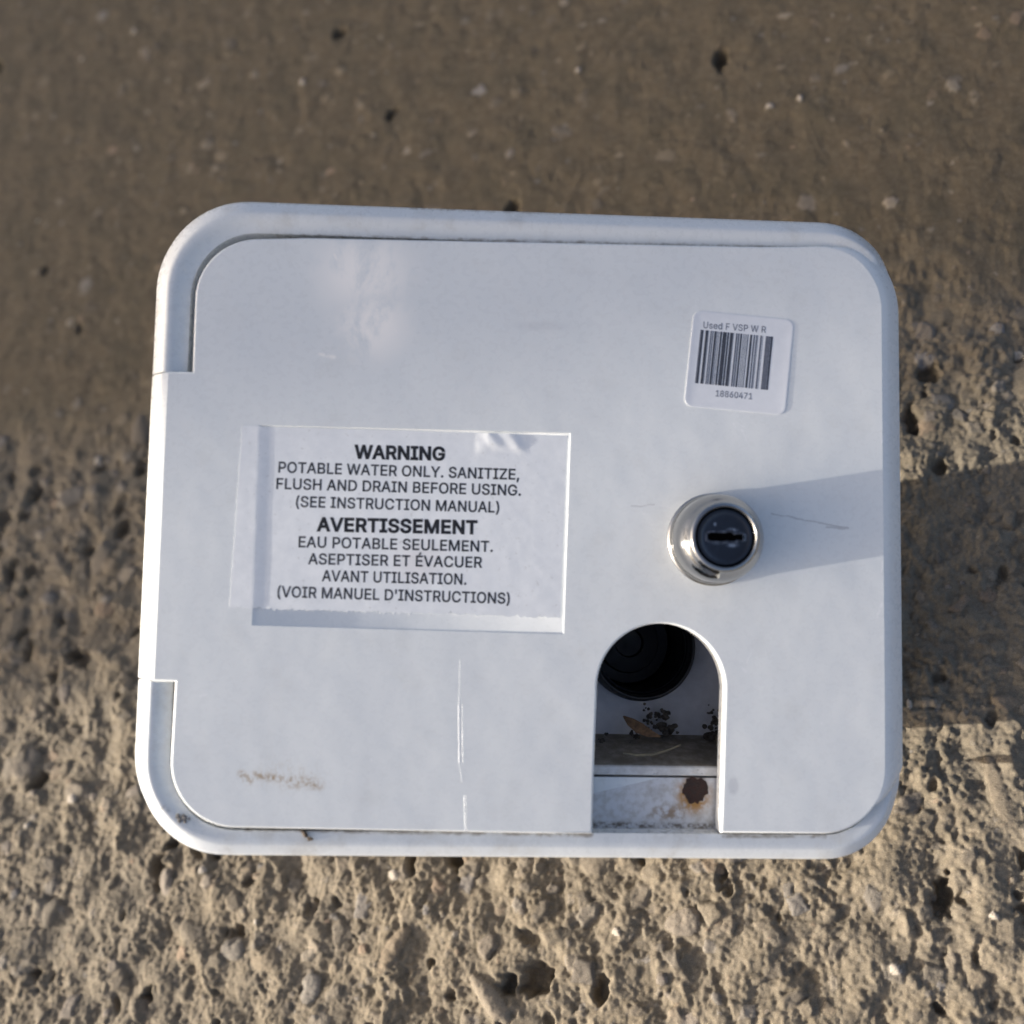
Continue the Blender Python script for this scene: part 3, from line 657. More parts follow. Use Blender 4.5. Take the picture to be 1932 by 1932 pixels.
# --- lettering from stored glyph outlines (units: 1000 per em, capital height 509)
GL = json.loads(r'''{"A":[480,[[16,0,201,509,276,509,463,0,395,0,287,302,264,372,232,478,245,478,213,371,191,302,85,0],[110,142,110,199,370,199,370,142]]],"B":[456,[[60,0,60,509,241,509,266,508,289,504,310,499,329,491,345,481,359,469,371,456,381,442,388,426,394,410,397,392,398,374,397,358,395,344,392,331,387,320,380,310,373,301,365,293,356,286,347,280,336,275,326,270,315,267,315,262,327,261,339,257,351,252,363,245,374,237,385,227,394,216,402,203,409,189,414,173,417,155,418,136,417,117,413,100,408,83,400,67,390,52,377,39,362,28,344,18,324,10,301,4,275,1,247,0],[125,57,245,57,272,58,296,63,315,70,330,80,341,92,349,105,354,120,355,137,355,149,352,161,348,173,342,184,335,194,327,203,317,211,306,218,293,224,279,228,264,230,248,231,125,231],[125,285,238,285,252,286,265,288,277,291,288,296,299,302,308,309,316,317,323,326,329,337,333,348,335,359,336,372,334,388,330,403,323,417,313,429,299,439,283,446,263,450,240,452,125,452]]],"C":[510,[[267,-7,235,-5,205,1,177,11,150,25,126,42,104,63,86,88,70,115,57,146,48,179,42,215,40,254,42,293,48,329,57,362,70,393,86,421,104,445,126,466,150,484,177,498,205,508,235,514,267,516,286,515,305,513,323,509,340,504,357,498,373,490,388,481,402,471,415,460,427,447,438,433,448,418,456,402,463,385,469,367,473,348,408,348,405,361,401,373,395,384,389,395,382,404,375,413,366,421,357,428,348,435,337,440,327,445,315,449,304,452,292,454,280,455,267,456,245,454,223,450,203,443,184,432,166,419,150,403,137,385,125,364,116,340,109,314,105,285,103,254,105,223,109,194,116,168,125,145,137,123,151,105,166,89,184,76,203,66,223,59,245,54,267,53,280,53,292,55,304,57,315,60,327,64,337,69,348,74,357,81,366,88,375,96,382,105,389,114,395,125,401,136,405,148,408,160,473,160,469,142,463,124,457,107,448,91,438,76,428,62,416,49,402,38,388,28,373,19,357,11,341,5,323,0,305,-4,286,-6]]],"D":[502,[[219,0,96,0,96,57,215,57,244,58,272,63,296,70,318,81,337,94,354,110,368,128,379,149,388,172,394,198,398,226,399,255,398,285,394,312,388,337,379,361,368,381,354,399,338,415,320,428,299,438,275,446,249,450,221,452,93,452,93,509,225,509,261,507,294,501,325,492,353,478,377,461,399,441,418,418,433,391,446,361,455,329,460,293,462,255,460,217,455,181,446,149,433,119,417,92,398,68,376,48,351,31,322,17,291,8,256,2],[125,509,125,0,60,0,60,509]]],"E":[419,[[60,0,60,509,372,509,372,452,125,452,125,286,355,286,355,229,125,229,125,57,375,57,375,0]]],"F":[410,[[60,0,60,509,369,509,369,452,125,452,125,278,346,278,346,221,125,221,125,0]]],"G":[520,[[269,-7,236,-5,205,1,176,11,149,25,125,43,104,64,85,88,69,116,57,146,47,179,42,215,40,254,42,293,47,329,57,362,69,393,85,421,103,445,125,466,149,484,175,498,203,508,233,514,265,516,285,515,304,513,322,509,340,504,358,497,374,489,389,480,403,469,416,458,429,445,439,431,449,416,458,401,465,384,470,367,474,349,408,349,404,361,399,372,393,383,387,393,380,403,373,411,365,420,356,427,347,434,337,439,326,444,315,448,304,452,291,454,279,455,265,456,243,454,222,450,202,443,183,432,166,419,150,404,137,385,125,364,116,340,109,314,105,285,103,254,105,223,109,194,116,168,125,145,137,124,151,105,166,90,184,76,203,66,224,59,246,54,269,53,290,54,309,57,328,63,345,71,360,81,374,93,386,107,396,123,404,141,410,160,414,180,415,202,434,199,283,199,283,256,478,256,478,200,476,170,471,141,463,115,451,91,436,69,419,50,399,33,377,19,352,8,326,0,298,-5]]],"H":[517,[[60,0,60,509,125,509,125,289,392,289,392,509,457,509,457,0,392,0,392,232,125,232,125,0]]],"I":[300,[[31,0,31,57,118,57,118,452,31,452,31,509,269,509,269,452,183,452,183,57,269,57,269,0]]],"J":[396,[[185,-7,153,-4,124,3,98,15,75,33,57,55,44,81,36,111,33,145,33,173,98,173,98,145,99,123,104,104,111,88,122,74,134,64,149,56,166,51,185,50,204,51,220,56,235,64,248,74,258,88,266,104,270,123,272,145,272,509,336,509,336,145,334,111,326,81,313,55,294,33,271,15,246,3,217,-4]]],"L":[393,[[60,0,60,509,125,509,125,57,361,57,361,0]]],"M":[628,[[60,0,60,509,152,509,277,187,287,159,299,123,311,84,322,49,307,49,318,83,330,121,342,158,352,187,476,509,568,509,568,0,504,0,504,291,504,327,505,369,506,413,507,457,513,457,498,409,482,363,467,322,456,291,342,0,286,0,170,291,159,321,145,361,129,408,112,457,119,457,120,416,121,372,122,328,122,291,122,0]]],"N":[523,[[60,0,60,509,136,509,343,183,363,151,388,107,414,55,405,54,401,108,399,157,399,195,399,509,463,509,463,0,387,0,202,290,177,331,148,381,108,452,119,454,122,384,124,328,125,291,125,0]]],"O":[533,[[267,-7,235,-5,205,1,177,11,150,25,126,42,105,63,86,88,70,115,57,146,48,179,42,215,40,254,42,293,48,329,57,362,70,393,86,421,105,445,126,466,150,484,177,498,205,508,235,514,267,516,299,514,329,508,357,498,384,484,408,466,429,445,448,421,464,393,477,362,486,329,491,293,493,254,491,215,486,179,477,146,464,115,448,88,429,63,408,42,384,25,357,11,329,1,299,-5],[267,53,289,54,310,59,330,66,349,76,367,89,383,105,396,123,408,144,418,168,425,194,429,223,430,254,429,286,425,314,418,341,408,365,396,386,383,404,367,420,349,433,330,443,310,450,289,454,267,456,245,454,223,450,203,443,184,433,167,420,151,404,137,385,125,364,116,340,109,314,105,285,103,254,105,223,109,194,116,168,125,144,137,123,151,105,167,89,184,76,203,66,223,59,245,54]]],"P":[445,[[60,0,60,509,235,509,263,507,289,503,312,497,332,487,350,476,366,462,379,447,390,430,398,411,404,391,407,370,409,348,407,325,404,304,398,284,390,265,379,248,366,233,350,219,332,207,312,198,289,191,263,187,235,186,109,186,109,242,233,242,252,243,269,246,284,250,297,256,308,264,318,272,327,282,333,294,338,306,342,319,344,333,344,348,344,362,342,376,338,389,333,402,326,413,318,423,308,431,297,439,284,444,268,449,251,451,232,452,125,452,125,0]]],"R":[449,[[60,0,60,509,236,509,264,507,290,504,313,497,333,489,351,478,367,465,380,450,390,433,399,415,405,395,408,374,409,352,408,330,405,309,399,290,390,271,380,255,367,240,351,228,333,217,312,209,289,203,264,199,236,198,96,198,96,255,234,255,252,256,269,258,284,262,298,267,309,273,319,281,327,290,334,300,339,312,342,324,344,338,345,352,344,367,342,380,339,393,334,405,327,415,319,425,309,433,298,440,284,445,269,449,252,451,233,452,125,452,125,0],[353,0,230,229,303,229,428,0]]],"S":[447,[[224,-9,197,-8,172,-4,149,1,128,9,108,19,91,31,76,45,64,60,54,77,46,96,41,115,38,137,104,137,107,123,110,110,116,98,123,88,132,79,142,71,154,64,166,59,180,55,194,52,209,50,224,49,241,50,257,52,272,55,286,60,299,66,311,74,321,82,329,92,336,102,341,114,345,126,346,139,345,151,342,161,338,171,332,179,325,186,316,193,307,199,296,205,284,209,272,214,259,218,245,222,184,239,154,249,128,260,105,274,86,289,71,307,60,326,54,348,52,372,53,393,58,413,65,431,75,448,87,463,102,476,119,488,138,498,158,506,180,511,203,514,227,516,252,514,275,511,296,505,316,498,334,488,351,476,365,463,377,449,387,433,394,415,399,397,401,378,337,378,334,396,326,412,316,426,302,437,286,447,267,453,247,457,225,459,209,458,194,456,180,452,167,448,156,442,145,435,136,427,129,418,123,409,118,398,116,387,115,376,116,363,119,352,124,342,131,334,139,326,148,319,158,313,169,308,180,304,191,300,202,296,212,293,264,279,312,264,324,258,336,252,347,245,359,238,369,229,379,220,387,209,395,198,401,185,405,171,407,155,408,139,407,118,403,99,396,81,386,64,374,48,360,34,343,21,323,11,302,2,278,-4,252,-8]]],"T":[449,[[32,452,32,509,417,509,417,452,257,452,257,0,193,0,193,452]]],"U":[517,[[259,-8,230,-7,203,-2,177,5,154,15,133,28,114,43,98,60,85,80,74,101,66,124,62,148,60,173,60,509,124,509,124,178,125,160,128,144,133,128,141,113,150,99,160,87,173,77,187,68,203,61,220,56,239,53,259,52,279,53,298,56,315,61,331,68,345,77,357,87,368,99,377,113,384,128,389,144,392,160,393,178,393,509,457,509,457,173,456,148,451,124,443,101,433,80,419,60,403,43,384,28,363,15,340,5,315,-2,288,-7]]],"V":[480,[[204,0,16,509,84,509,192,206,215,137,248,31,235,31,267,138,290,206,395,509,463,509,278,0]]],"W":[686,[[155,0,16,509,82,509,163,196,175,145,187,94,197,40,189,40,200,94,211,145,224,196,306,509,380,509,462,196,474,145,486,94,497,40,488,40,499,94,510,145,523,196,603,509,670,509,530,0,455,0,368,323,351,391,336,475,350,475,335,395,318,323,230,0]]],"Y":[472,[[203,0,203,208,16,509,91,509,192,344,222,292,229,279,236,264,243,248,250,230,224,230,231,248,237,265,244,280,251,293,280,344,381,509,455,509,268,208,268,0]]],"Z":[438,[[42,0,42,46,273,385,306,431,341,476,348,454,285,452,223,452,40,452,40,509,397,509,397,462,169,129,134,81,97,33,90,54,152,57,214,57,399,57,399,0]]],"É":[419,[[60,0,60,509,372,509,372,452,125,452,125,286,355,286,355,229,125,229,125,57,375,57,375,0],[191,558,239,659,307,659,241,558]]],".":[188,[[95,-4,86,-4,78,-1,70,3,63,9,57,16,53,24,50,32,50,41,50,50,53,59,57,66,63,73,70,79,78,83,86,86,95,87,104,86,113,83,121,79,128,73,134,66,138,59,140,50,141,41,140,32,138,24,134,16,128,9,121,3,113,-1,104,-4]]],",":[188,[[38,-119,68,71,137,71,84,-119]]],"(":[273,[[89,207,90,235,92,264,96,293,101,324,107,354,114,384,122,413,132,441,142,468,153,494,164,517,177,539,236,539,223,512,212,485,201,457,191,428,182,399,174,370,167,342,161,313,157,285,154,258,152,232,151,207,152,184,154,161,156,138,160,115,165,91,172,67,179,42,188,16,198,-10,209,-38,222,-66,236,-96,177,-96,156,-59,139,-21,124,16,111,55,102,93,95,131,90,169]]],")":[273,[[37,-96,52,-66,64,-37,76,-9,86,18,95,44,102,69,108,93,113,116,117,139,120,162,121,184,122,207,121,232,119,258,116,285,112,313,106,342,99,370,91,399,82,428,73,457,62,485,50,512,37,539,97,539,109,517,121,494,131,468,142,441,151,413,159,384,167,354,173,323,178,293,181,264,183,235,184,207,183,168,178,130,171,92,161,53,149,15,134,-22,117,-59,97,-96]]],"'":[206,[[78,318,70,509,136,509,128,318]]],"0":[453,[[227,-7,199,-5,174,1,151,11,130,24,111,41,95,62,80,86,69,113,60,144,53,178,49,214,48,254,49,294,53,330,60,364,69,395,81,422,95,447,112,467,130,484,151,498,174,508,200,514,227,516,254,514,279,508,302,498,323,484,342,467,358,447,372,422,384,395,393,364,400,330,404,294,405,254,404,214,400,178,393,144,384,113,373,86,359,62,342,41,323,24,302,11,279,1,254,-5],[227,50,245,51,261,56,276,63,290,74,303,87,313,103,323,122,330,144,336,168,340,194,343,223,344,254,343,285,340,314,336,341,330,365,323,387,313,405,303,422,290,435,276,446,261,453,245,458,227,460,209,458,192,453,177,446,163,435,151,422,140,405,131,387,123,365,117,341,113,314,110,285,109,254,110,223,113,194,117,168,123,144,131,122,140,103,151,87,163,74,177,63,192,56,209,51]]],"1":[453,[[76,0,76,55,391,55,391,0],[276,509,276,0,212,0,212,448,209,448,86,358,86,427,198,509]]],"2":[453,[[64,0,64,47,234,229,282,282,291,294,299,305,305,316,311,327,315,337,318,348,320,360,320,371,319,385,317,397,313,408,308,419,301,428,293,436,283,443,273,449,262,454,250,457,237,459,224,460,209,459,196,457,184,453,172,447,162,441,153,433,145,424,139,413,134,402,130,390,128,376,127,362,66,362,67,384,71,405,77,424,86,442,98,459,111,473,126,486,143,496,162,505,182,511,203,514,225,516,247,514,268,511,288,505,306,497,323,486,337,474,350,461,361,445,370,428,376,411,380,392,381,372,380,358,378,345,375,331,371,318,365,304,357,290,347,275,336,259,322,241,306,223,288,202,267,180,153,60,153,57,389,57,389,0]]],"3":[453,[[218,-7,195,-6,173,-3,152,2,133,10,114,19,98,30,83,43,70,57,60,74,52,91,46,111,44,132,109,132,111,119,115,107,120,97,126,87,134,78,144,71,154,64,165,59,178,55,191,52,204,50,219,50,234,51,248,53,262,56,275,61,287,67,297,74,307,83,315,93,321,104,325,116,328,130,329,145,328,158,326,172,322,184,316,196,308,207,299,217,288,226,275,234,260,240,242,244,223,247,201,248,157,248,157,299,288,448,288,452,70,452,70,509,372,509,372,461,211,278,211,289,239,290,264,288,287,284,308,276,327,265,344,253,359,239,371,222,381,205,387,186,392,166,393,145,392,123,387,103,380,84,370,66,358,50,344,36,327,23,309,12,288,4,266,-2,243,-6]]],"4":[453,[[40,105,40,158,247,509,311,509,109,166,109,163,413,163,413,105],[282,0,282,121,282,146,282,318,343,318,343,0]]],"5":[453,[[221,-7,199,-6,178,-2,159,3,140,11,123,21,108,32,94,45,83,60,73,76,66,93,62,111,60,130,122,130,124,119,127,108,132,98,138,89,145,80,154,73,163,66,173,60,184,56,196,52,208,50,221,50,236,51,250,53,264,58,276,64,288,72,298,82,307,92,314,104,320,117,324,131,327,146,328,162,327,178,324,193,320,208,314,221,306,233,297,244,286,254,275,262,262,269,248,273,233,276,218,277,205,276,192,275,180,272,167,268,156,264,145,258,136,252,128,246,67,253,96,509,366,509,366,452,151,452,134,301,136,301,145,308,155,315,166,320,178,325,190,329,203,331,216,333,229,334,247,333,263,330,279,326,294,321,308,314,321,306,334,296,345,285,355,273,364,260,372,246,379,231,384,215,388,199,390,181,391,163,390,139,385,117,379,95,369,76,357,57,343,41,327,27,309,15,289,6,268,-1,245,-5]]],"6":[453,[[226,-7,203,-5,182,-1,161,5,142,15,125,26,109,40,96,56,84,74,75,94,69,115,65,138,64,162,65,180,68,199,73,219,80,239,89,261,102,285,118,311,137,340,252,509,322,509,151,261,145,261,149,268,154,275,159,281,165,288,172,293,179,299,187,303,196,307,205,310,214,312,224,314,235,314,257,313,278,309,298,303,316,295,332,284,346,271,359,257,370,240,378,221,384,201,388,180,389,157,388,134,384,112,377,92,368,73,356,55,343,39,327,26,310,14,291,5,271,-2,249,-6],[226,48,241,49,254,52,267,56,279,63,289,70,299,79,307,90,314,101,320,114,324,128,327,142,327,157,327,173,324,187,320,201,314,213,307,225,299,235,289,244,279,251,267,258,254,262,241,264,226,265,212,264,198,262,186,258,174,252,163,244,153,235,145,225,138,214,132,201,128,188,126,174,125,158,126,143,128,128,132,114,138,102,145,90,153,79,163,70,174,63,186,56,198,52,212,49]]],"7":[453,[[97,0,323,448,323,452,62,452,62,509,391,509,391,449,165,0]]],"8":[453,[[226,-7,201,-6,178,-2,156,3,136,11,117,21,101,33,86,47,74,62,64,78,57,96,53,115,52,135,53,151,55,166,59,181,65,195,72,208,81,220,90,231,101,241,113,249,125,256,139,261,153,265,153,267,135,273,119,282,105,293,93,308,83,324,76,342,72,360,70,380,72,399,75,417,82,434,90,450,101,464,114,477,129,488,146,498,164,506,184,511,204,514,226,516,248,514,269,511,288,506,306,498,323,488,337,477,350,464,361,450,370,434,377,417,380,399,382,380,380,361,376,342,369,324,359,308,347,293,333,282,318,273,300,267,300,265,314,261,327,256,339,249,351,241,362,231,372,220,380,208,387,195,393,181,397,166,400,151,401,135,399,115,395,96,388,78,378,62,366,47,352,33,335,21,317,11,296,3,275,-2,251,-6],[226,49,243,50,258,52,272,55,285,60,296,66,307,74,315,82,323,91,329,102,333,113,336,126,337,139,336,152,333,165,329,177,322,189,314,199,305,208,295,216,283,223,270,228,256,232,242,234,226,235,211,234,196,232,182,228,169,223,157,216,147,208,138,199,130,189,123,177,119,165,116,152,115,139,116,126,119,113,123,102,129,91,136,82,145,74,156,66,167,60,180,55,195,52,210,50],[226,290,239,290,252,292,263,296,274,300,284,306,293,313,300,321,307,330,312,341,316,351,318,363,319,376,318,388,316,399,313,410,308,420,301,429,294,437,285,444,275,449,264,454,252,457,240,459,226,460,213,459,200,457,188,454,177,449,167,444,159,437,151,429,145,420,139,410,136,399,134,388,133,376,134,363,136,351,139,341,145,330,151,321,159,313,168,306,178,300,189,296,201,292,213,290]]],"9":[453,[[226,516,249,514,271,510,291,503,310,494,328,482,343,468,356,452,368,434,377,414,384,393,388,371,389,347,388,328,385,309,380,290,373,270,363,248,350,224,334,197,315,168,200,0,130,0,301,248,307,248,303,240,299,234,294,227,287,221,281,215,273,210,265,206,257,202,248,199,238,196,228,195,218,195,195,196,175,199,155,206,137,214,121,225,106,237,94,252,83,269,74,287,68,307,65,329,64,352,65,375,69,397,75,417,85,436,96,454,110,469,125,483,143,494,162,504,182,510,203,514],[226,460,212,459,199,457,186,452,174,446,163,438,154,429,145,419,138,407,133,395,129,381,126,367,125,352,126,336,129,322,133,308,138,295,145,284,154,274,163,265,174,257,186,251,199,247,212,244,226,243,240,244,254,247,267,251,279,257,289,265,299,273,307,284,314,295,320,308,324,321,327,335,327,350,327,366,324,381,320,394,314,407,307,419,299,429,290,438,279,446,267,452,254,457,241,459]]],"e":[404,[[212,-8,185,-7,161,-2,138,6,117,16,98,30,82,46,68,64,56,85,46,108,40,132,35,159,34,187,35,215,39,242,46,267,55,290,67,311,81,329,97,346,115,359,135,370,157,378,180,383,205,384,221,384,236,382,251,379,266,374,280,368,294,361,307,351,319,341,331,329,341,315,350,299,357,282,363,263,368,242,370,219,371,194,371,169,75,169,75,221,338,221,310,202,309,220,307,237,303,254,298,269,291,282,283,294,273,305,263,314,250,321,237,326,222,329,205,330,189,329,173,326,159,321,146,313,135,304,125,294,116,282,109,270,103,256,99,241,97,226,96,211,96,178,97,157,100,139,104,122,110,106,118,92,128,80,139,70,151,61,165,55,179,50,195,47,212,46,224,47,234,48,244,50,254,53,263,56,271,61,278,66,285,73,292,80,297,88,302,96,306,105,365,91,360,77,353,63,345,51,335,39,324,29,311,19,298,11,283,4,266,-1,249,-5,231,-7]]],"d":[424,[[195,-8,172,-7,151,-2,130,5,111,16,94,29,79,45,66,64,55,84,46,108,39,133,35,160,34,189,35,218,39,245,46,270,55,293,66,313,79,332,95,347,112,361,131,371,151,378,173,383,196,384,213,384,228,381,241,378,253,373,263,367,272,360,280,353,287,346,306,319,311,319,311,509,372,509,372,0,313,0,313,59,307,59,287,31,280,24,272,17,263,10,252,4,241,-1,227,-5,212,-7],[205,47,221,48,236,51,250,57,263,65,274,75,284,86,293,100,299,115,305,132,309,150,311,169,312,189,311,210,309,229,305,247,300,263,293,278,284,291,275,302,263,312,251,320,237,325,221,329,205,330,187,329,172,325,157,319,145,311,133,301,124,290,115,276,108,261,103,245,99,227,97,209,96,189,97,170,99,151,103,133,109,117,115,101,124,88,134,76,145,66,158,57,172,51,188,48]]],"s":[365,[[182,-8,163,-7,145,-5,128,-2,112,3,98,10,84,18,72,27,62,38,53,50,45,63,40,78,36,94,94,107,99,92,105,79,114,69,124,60,136,54,150,49,165,46,181,45,200,46,217,50,232,55,244,62,255,71,262,81,267,91,268,103,267,112,265,121,260,129,254,136,246,142,237,147,225,151,212,155,149,170,125,177,104,186,87,196,72,208,61,222,53,237,48,255,47,274,48,290,51,305,57,319,65,332,75,343,87,354,100,363,115,370,131,377,149,381,167,384,187,384,206,384,223,381,239,378,254,372,267,366,279,358,290,349,299,339,307,328,314,316,319,303,324,290,268,277,264,288,258,298,251,307,243,316,232,323,219,328,205,331,187,333,171,332,156,329,143,324,131,317,121,308,114,299,110,289,109,277,110,267,112,258,117,250,124,243,133,237,144,232,157,227,172,223,229,209,254,202,275,194,292,183,306,171,317,158,325,142,330,125,331,107,330,90,326,75,321,61,312,47,302,35,290,24,276,15,260,6,242,0,223,-5,203,-7]]],"k":[381,[[110,137,110,212,121,212,284,379,360,379,184,199,177,199],[53,0,53,509,114,509,114,0],[294,0,148,186,191,229,372,0]]]}''')
GC = {}
def winding(x, y, L):
    w = 0
    for i in range(len(L)):
        (xi, yi), (xj, yj) = L[i - 1], L[i]
        if (yi > y) != (yj > y) and x < (xj - xi) * (y - yi) / (yj - yi) + xi: w += 1 if yj > yi else -1
    return w
def glyph(ch, bold):
    """filled triangles of one glyph, its outline grown by bold (em)"""
    if (ch, bold) in GC: return GC[(ch, bold)]
    Ls = [[(L[i] / 1000, L[i + 1] / 1000) for i in range(0, len(L), 2)] for L in GL[ch][1]]
    def area(L): return sum(L[i][0] * L[(i + 1) % len(L)][1] - L[(i + 1) % len(L)][0] * L[i][1] for i in range(len(L)))
    big = max((area(L) for L in Ls), key=abs); out = []; sgn = []
    for k, L in enumerate(Ls):
        A = area(L); hole_ = A * big < 0; sgn.append(-1 if hole_ else 1)
        sg = (1 if A > 0 else -1) * (-1 if hole_ else 1) * bold; N_ = []
        for i in range(len(L)):
            p = Vector(L[i]); e0_ = (p - Vector(L[i - 1])).normalized(); e1_ = (Vector(L[(i + 1) % len(L)]) - p).normalized()
            m = Vector((e0_.y + e1_.y, -e0_.x - e1_.x)); m = m.normalized() if m.length > 1e-6 else Vector((0, 0)); c_ = max(.6, m.dot(Vector((e1_.y, -e1_.x))))
            N_.append(tuple(p + m * (sg / c_)))
        out.append(N_)
    vs, es = [], []
    for L in out:
        b = len(vs); vs += [Vector(p) for p in L]; es += [(b + i, b + (i + 1) % len(L)) for i in range(len(L))]
    v, e, f, _, _, _ = delaunay_2d_cdt(vs, es, [], 1, 1e-6); T = []
    for t in f:
        cx_ = sum(v[i][0] for i in t) / len(t); cy_ = sum(v[i][1] for i in t) / len(t)
        if sum(winding(cx_, cy_, L) for L in out) != 0: T.append(tuple(t))
    GC[(ch, bold)] = ([tuple(p) for p in v], T); return GC[(ch, bold)]
def text_tris(s, p0, p1, cap, bold=0.0, zf=None, track=0.0):
    """text s from p0 to p1 along its baseline centre line, capital height cap (mm): triangles in face millimetres"""
    x = 0.0; xs = []; co = []; fa = []
    for ch in s:
        if ch == ' ': x += .19 + track; continue
        vs, ts = glyph(ch, bold); b_ = len(co)
        co += [(x + v[0], v[1]) for v in vs]; fa += [tuple(b_ + i for i in t) for t in ts]
        xs += [x + v[0] for v in vs]; x += GL[ch][0] / 1000 + track
    co = np.array(co)
    xa, xb = min(xs), max(xs); p0, p1 = np.array(p0), np.array(p1); e = p1 - p0; W = np.linalg.norm(e); e = e / W; nn = np.array([-e[1], e[0]])
    u = (co[:, 0] - xa) / (xb - xa) * W; v = (co[:, 1] - .2545) / .509 * cap
    out = []
    for a, b in zip(u, v):
        p = p0 + e * a + nn * b; out.append((p[0], p[1], (zf(p[0], p[1]) if zf else 0.0)))
    return out, fa
def lettering(name, lines, mat, parent):
    V, F = [], []
    for (s, a, b_, cap, bold, zf, tr_) in lines:
        v, f = text_tris(s, a, b_, cap, bold, zf, tr_); b = len(V); V += v; F += [tuple(b + i for i in t) for t in f]
    return mesh_face(name, V, F, mat, parent, smooth=False)
FP = face_from_px
zt = lambda x, y: label_z(x, y) + .075
head = [("WARNING", FP(668, 852), FP(840, 856), 3.0, .034, zt, .012), ("AVERTISSEMENT", FP(597, 989), FP(901, 995), 3.0, .034, zt, .02)]
body = [("POTABLE WATER ONLY. SANITIZE,", FP(525, 881), FP(980, 895), 2.45), ("FLUSH AND DRAIN BEFORE USING.", FP(521, 912), FP(983, 925), 2.45), ("(SEE INSTRUCTION MANUAL)", FP(558, 946), FP(942, 957), 2.45),
        ("EAU POTABLE SEULEMENT.", FP(563, 1022), FP(930, 1031), 2.45), ("ASEPTISER ET ÉVACUER", FP(581, 1054), FP(910, 1061), 2.45), ("AVANT UTILISATION.", FP(607, 1086), FP(880, 1093), 2.45), ("(VOIR MANUEL D'INSTRUCTIONS)", FP(523, 1116), FP(962, 1129), 2.45)]
lettering('heading', head, M_ink_b, label)
lettering('lettering', [(s, a, b, c_, .017, zt, .012) for (s, a, b, c_) in body], M_ink, label)

# --- barcode sticker
ST = [FP(1290, 766), FP(1481, 784), FP(1500, 600), FP(1309, 585)]
sx = np.array(ST[1]) - np.array(ST[0]); sy = np.array(ST[3]) - np.array(ST[0]); SW, SH = np.linalg.norm(sx), np.linalg.norm(sy); sx /= SW; sy /= SH
def st_pt(u, v): p = np.array(ST[0]) + sx * u + sy * v; return float(p[0]), float(p[1])
SZ = .07
def st_z(u, v):
    m = min(u, v, SW - u, SH - v); return SZ + .10 * max(0, 1 - u / 2.2) ** 1.5 + .06 * max(0, 1 - (SW - u) / 2.4) ** 1.6 * (1 if v < SH * .8 else .6)
V, F = [], []
loops = []
for off, dz in ((0, -.14), (0, -.02), (.12, 0.0)) + tuple((o_, 0.0) for o_ in (.5, 1.0, 1.8, 3.0)):
    L = rrect(off, SW - off, off, SH - off, max(.4, 2.1 - off), 8)
    loops.append(len(V))
    for (u, v) in L: V.append((*st_pt(u, v), max(.0, st_z(u, v) + dz)))
nL = len(L)
for i in range(len(loops) - 1):
    for k in range(nL): F.append((loops[i] + k, loops[i] + (k + 1) % nL, loops[i + 1] + (k + 1) % nL, loops[i + 1] + k))
F.append(tuple(loops[-1] + k for k in range(nL)))
stk = mesh_face('barcode_sticker', V, F, M_sticker, hatch, sharp=60)
zs = lambda x, y: SZ + .03
def quad_bars(lst, z):
    V, F = [], []
    for (u0, u1, v0, v1) in lst:
        b = len(V); V += [(*st_pt(u, v), z) for u, v in ((u0, v0), (u1, v0), (u1, v1), (u0, v1))]; F.append((b, b + 1, b + 2, b + 3))
    return V, F
def st_uv(px, py): p = np.array(FP(px, py)) - np.array(ST[0]); return float(p @ sx), float(p @ sy)
u0, v0 = st_uv(1308, 723); u1, v1 = st_uv(1455, 640); u0 = st_uv(1312, 690)[0]; u1 = st_uv(1450, 690)[0]
# bars in the photographed order: (start, end) in 1000ths across the code
bar_dark = [(14, 44), (72, 108), (194, 222), (274, 300), (311, 365), (374, 398), (411, 452), (552, 576), (686, 716), (975, 1000)]
bar_mid = [(0, 12), (112, 118), (140, 158), (166, 182), (228, 240), (490, 512), (520, 540), (650, 664), (734, 754), (768, 786), (826, 850), (902, 972)]
bar_fine = [(250, 262), (590, 600), (610, 620), (630, 640), (792, 798), (860, 866), (456, 462)]
for lst, mt, dz in ((bar_dark, M_bar, .03), (bar_mid, M_bar2, .032), (bar_fine, M_ink_g, .034)):
    V, F = quad_bars([(lerp(u0, u1, a / 1000), lerp(u0, u1, b / 1000), v0, v1) for a, b in lst], SZ + dz); mesh_face('barcode', V, F, mt, stk, smooth=False)
lettering('lettering', [("Used F VSP W R", FP(1327, 613), FP(1445, 622), 1.55, .010, zs, .02), ("18860471", FP(1350, 742), FP(1419, 748), 1.45, .012, zs, .02)], M_ink_g, stk)

# --- round key lock
LC = (42.8, -2.0)
V, F = lathe(LC, [(10.9, .02), (10.9, .5), (10.35, .9), (10.2, 2), (10.2, 6.2), (10.05, 7.6), (9.5, 9.0), (8.7, 10.2), (8.1, 10.9), (7.9, 11.6), (7.6, 12.0), (7.0, 12.1), (6.7, 11.8), (6.6, 11.2), (6.6, 9.0)], 96)
lock = mesh_face('lock', V, F, M_chrome, hatch, sharp=50)
pc = (LC[0] + .0, LC[1])
V, F = lathe(pc, [(6.55, 9.2), (6.5, 11.0), (6.2, 11.45), (5.6, 11.5), (5.2, 11.3), (4.4, 11.2), (0.01, 11.2)], 72)
mesh_face('lock_plug', V, F, M_plug, lock, sharp=25)
ky = [(-4.2, -.55), (-3.6, -1.1), (-.6, -1.2), (.3, -.9), (.8, -1.15), (2.0, -1.0), (2.2, -.75), (4.4, -.7), (4.5, .75), (2.3, .8), (1.9, .6), (1.0, 1.35), (.2, 1.2), (-.6, 1.0), (-3.4, 1.15), (-4.2, .6)]
kv = [(pc[0] + x + .3, pc[1] + y * .82 + .05) for x, y in ky]; kc = (pc[0] + .4, pc[1] + .05)
V = []; F = []
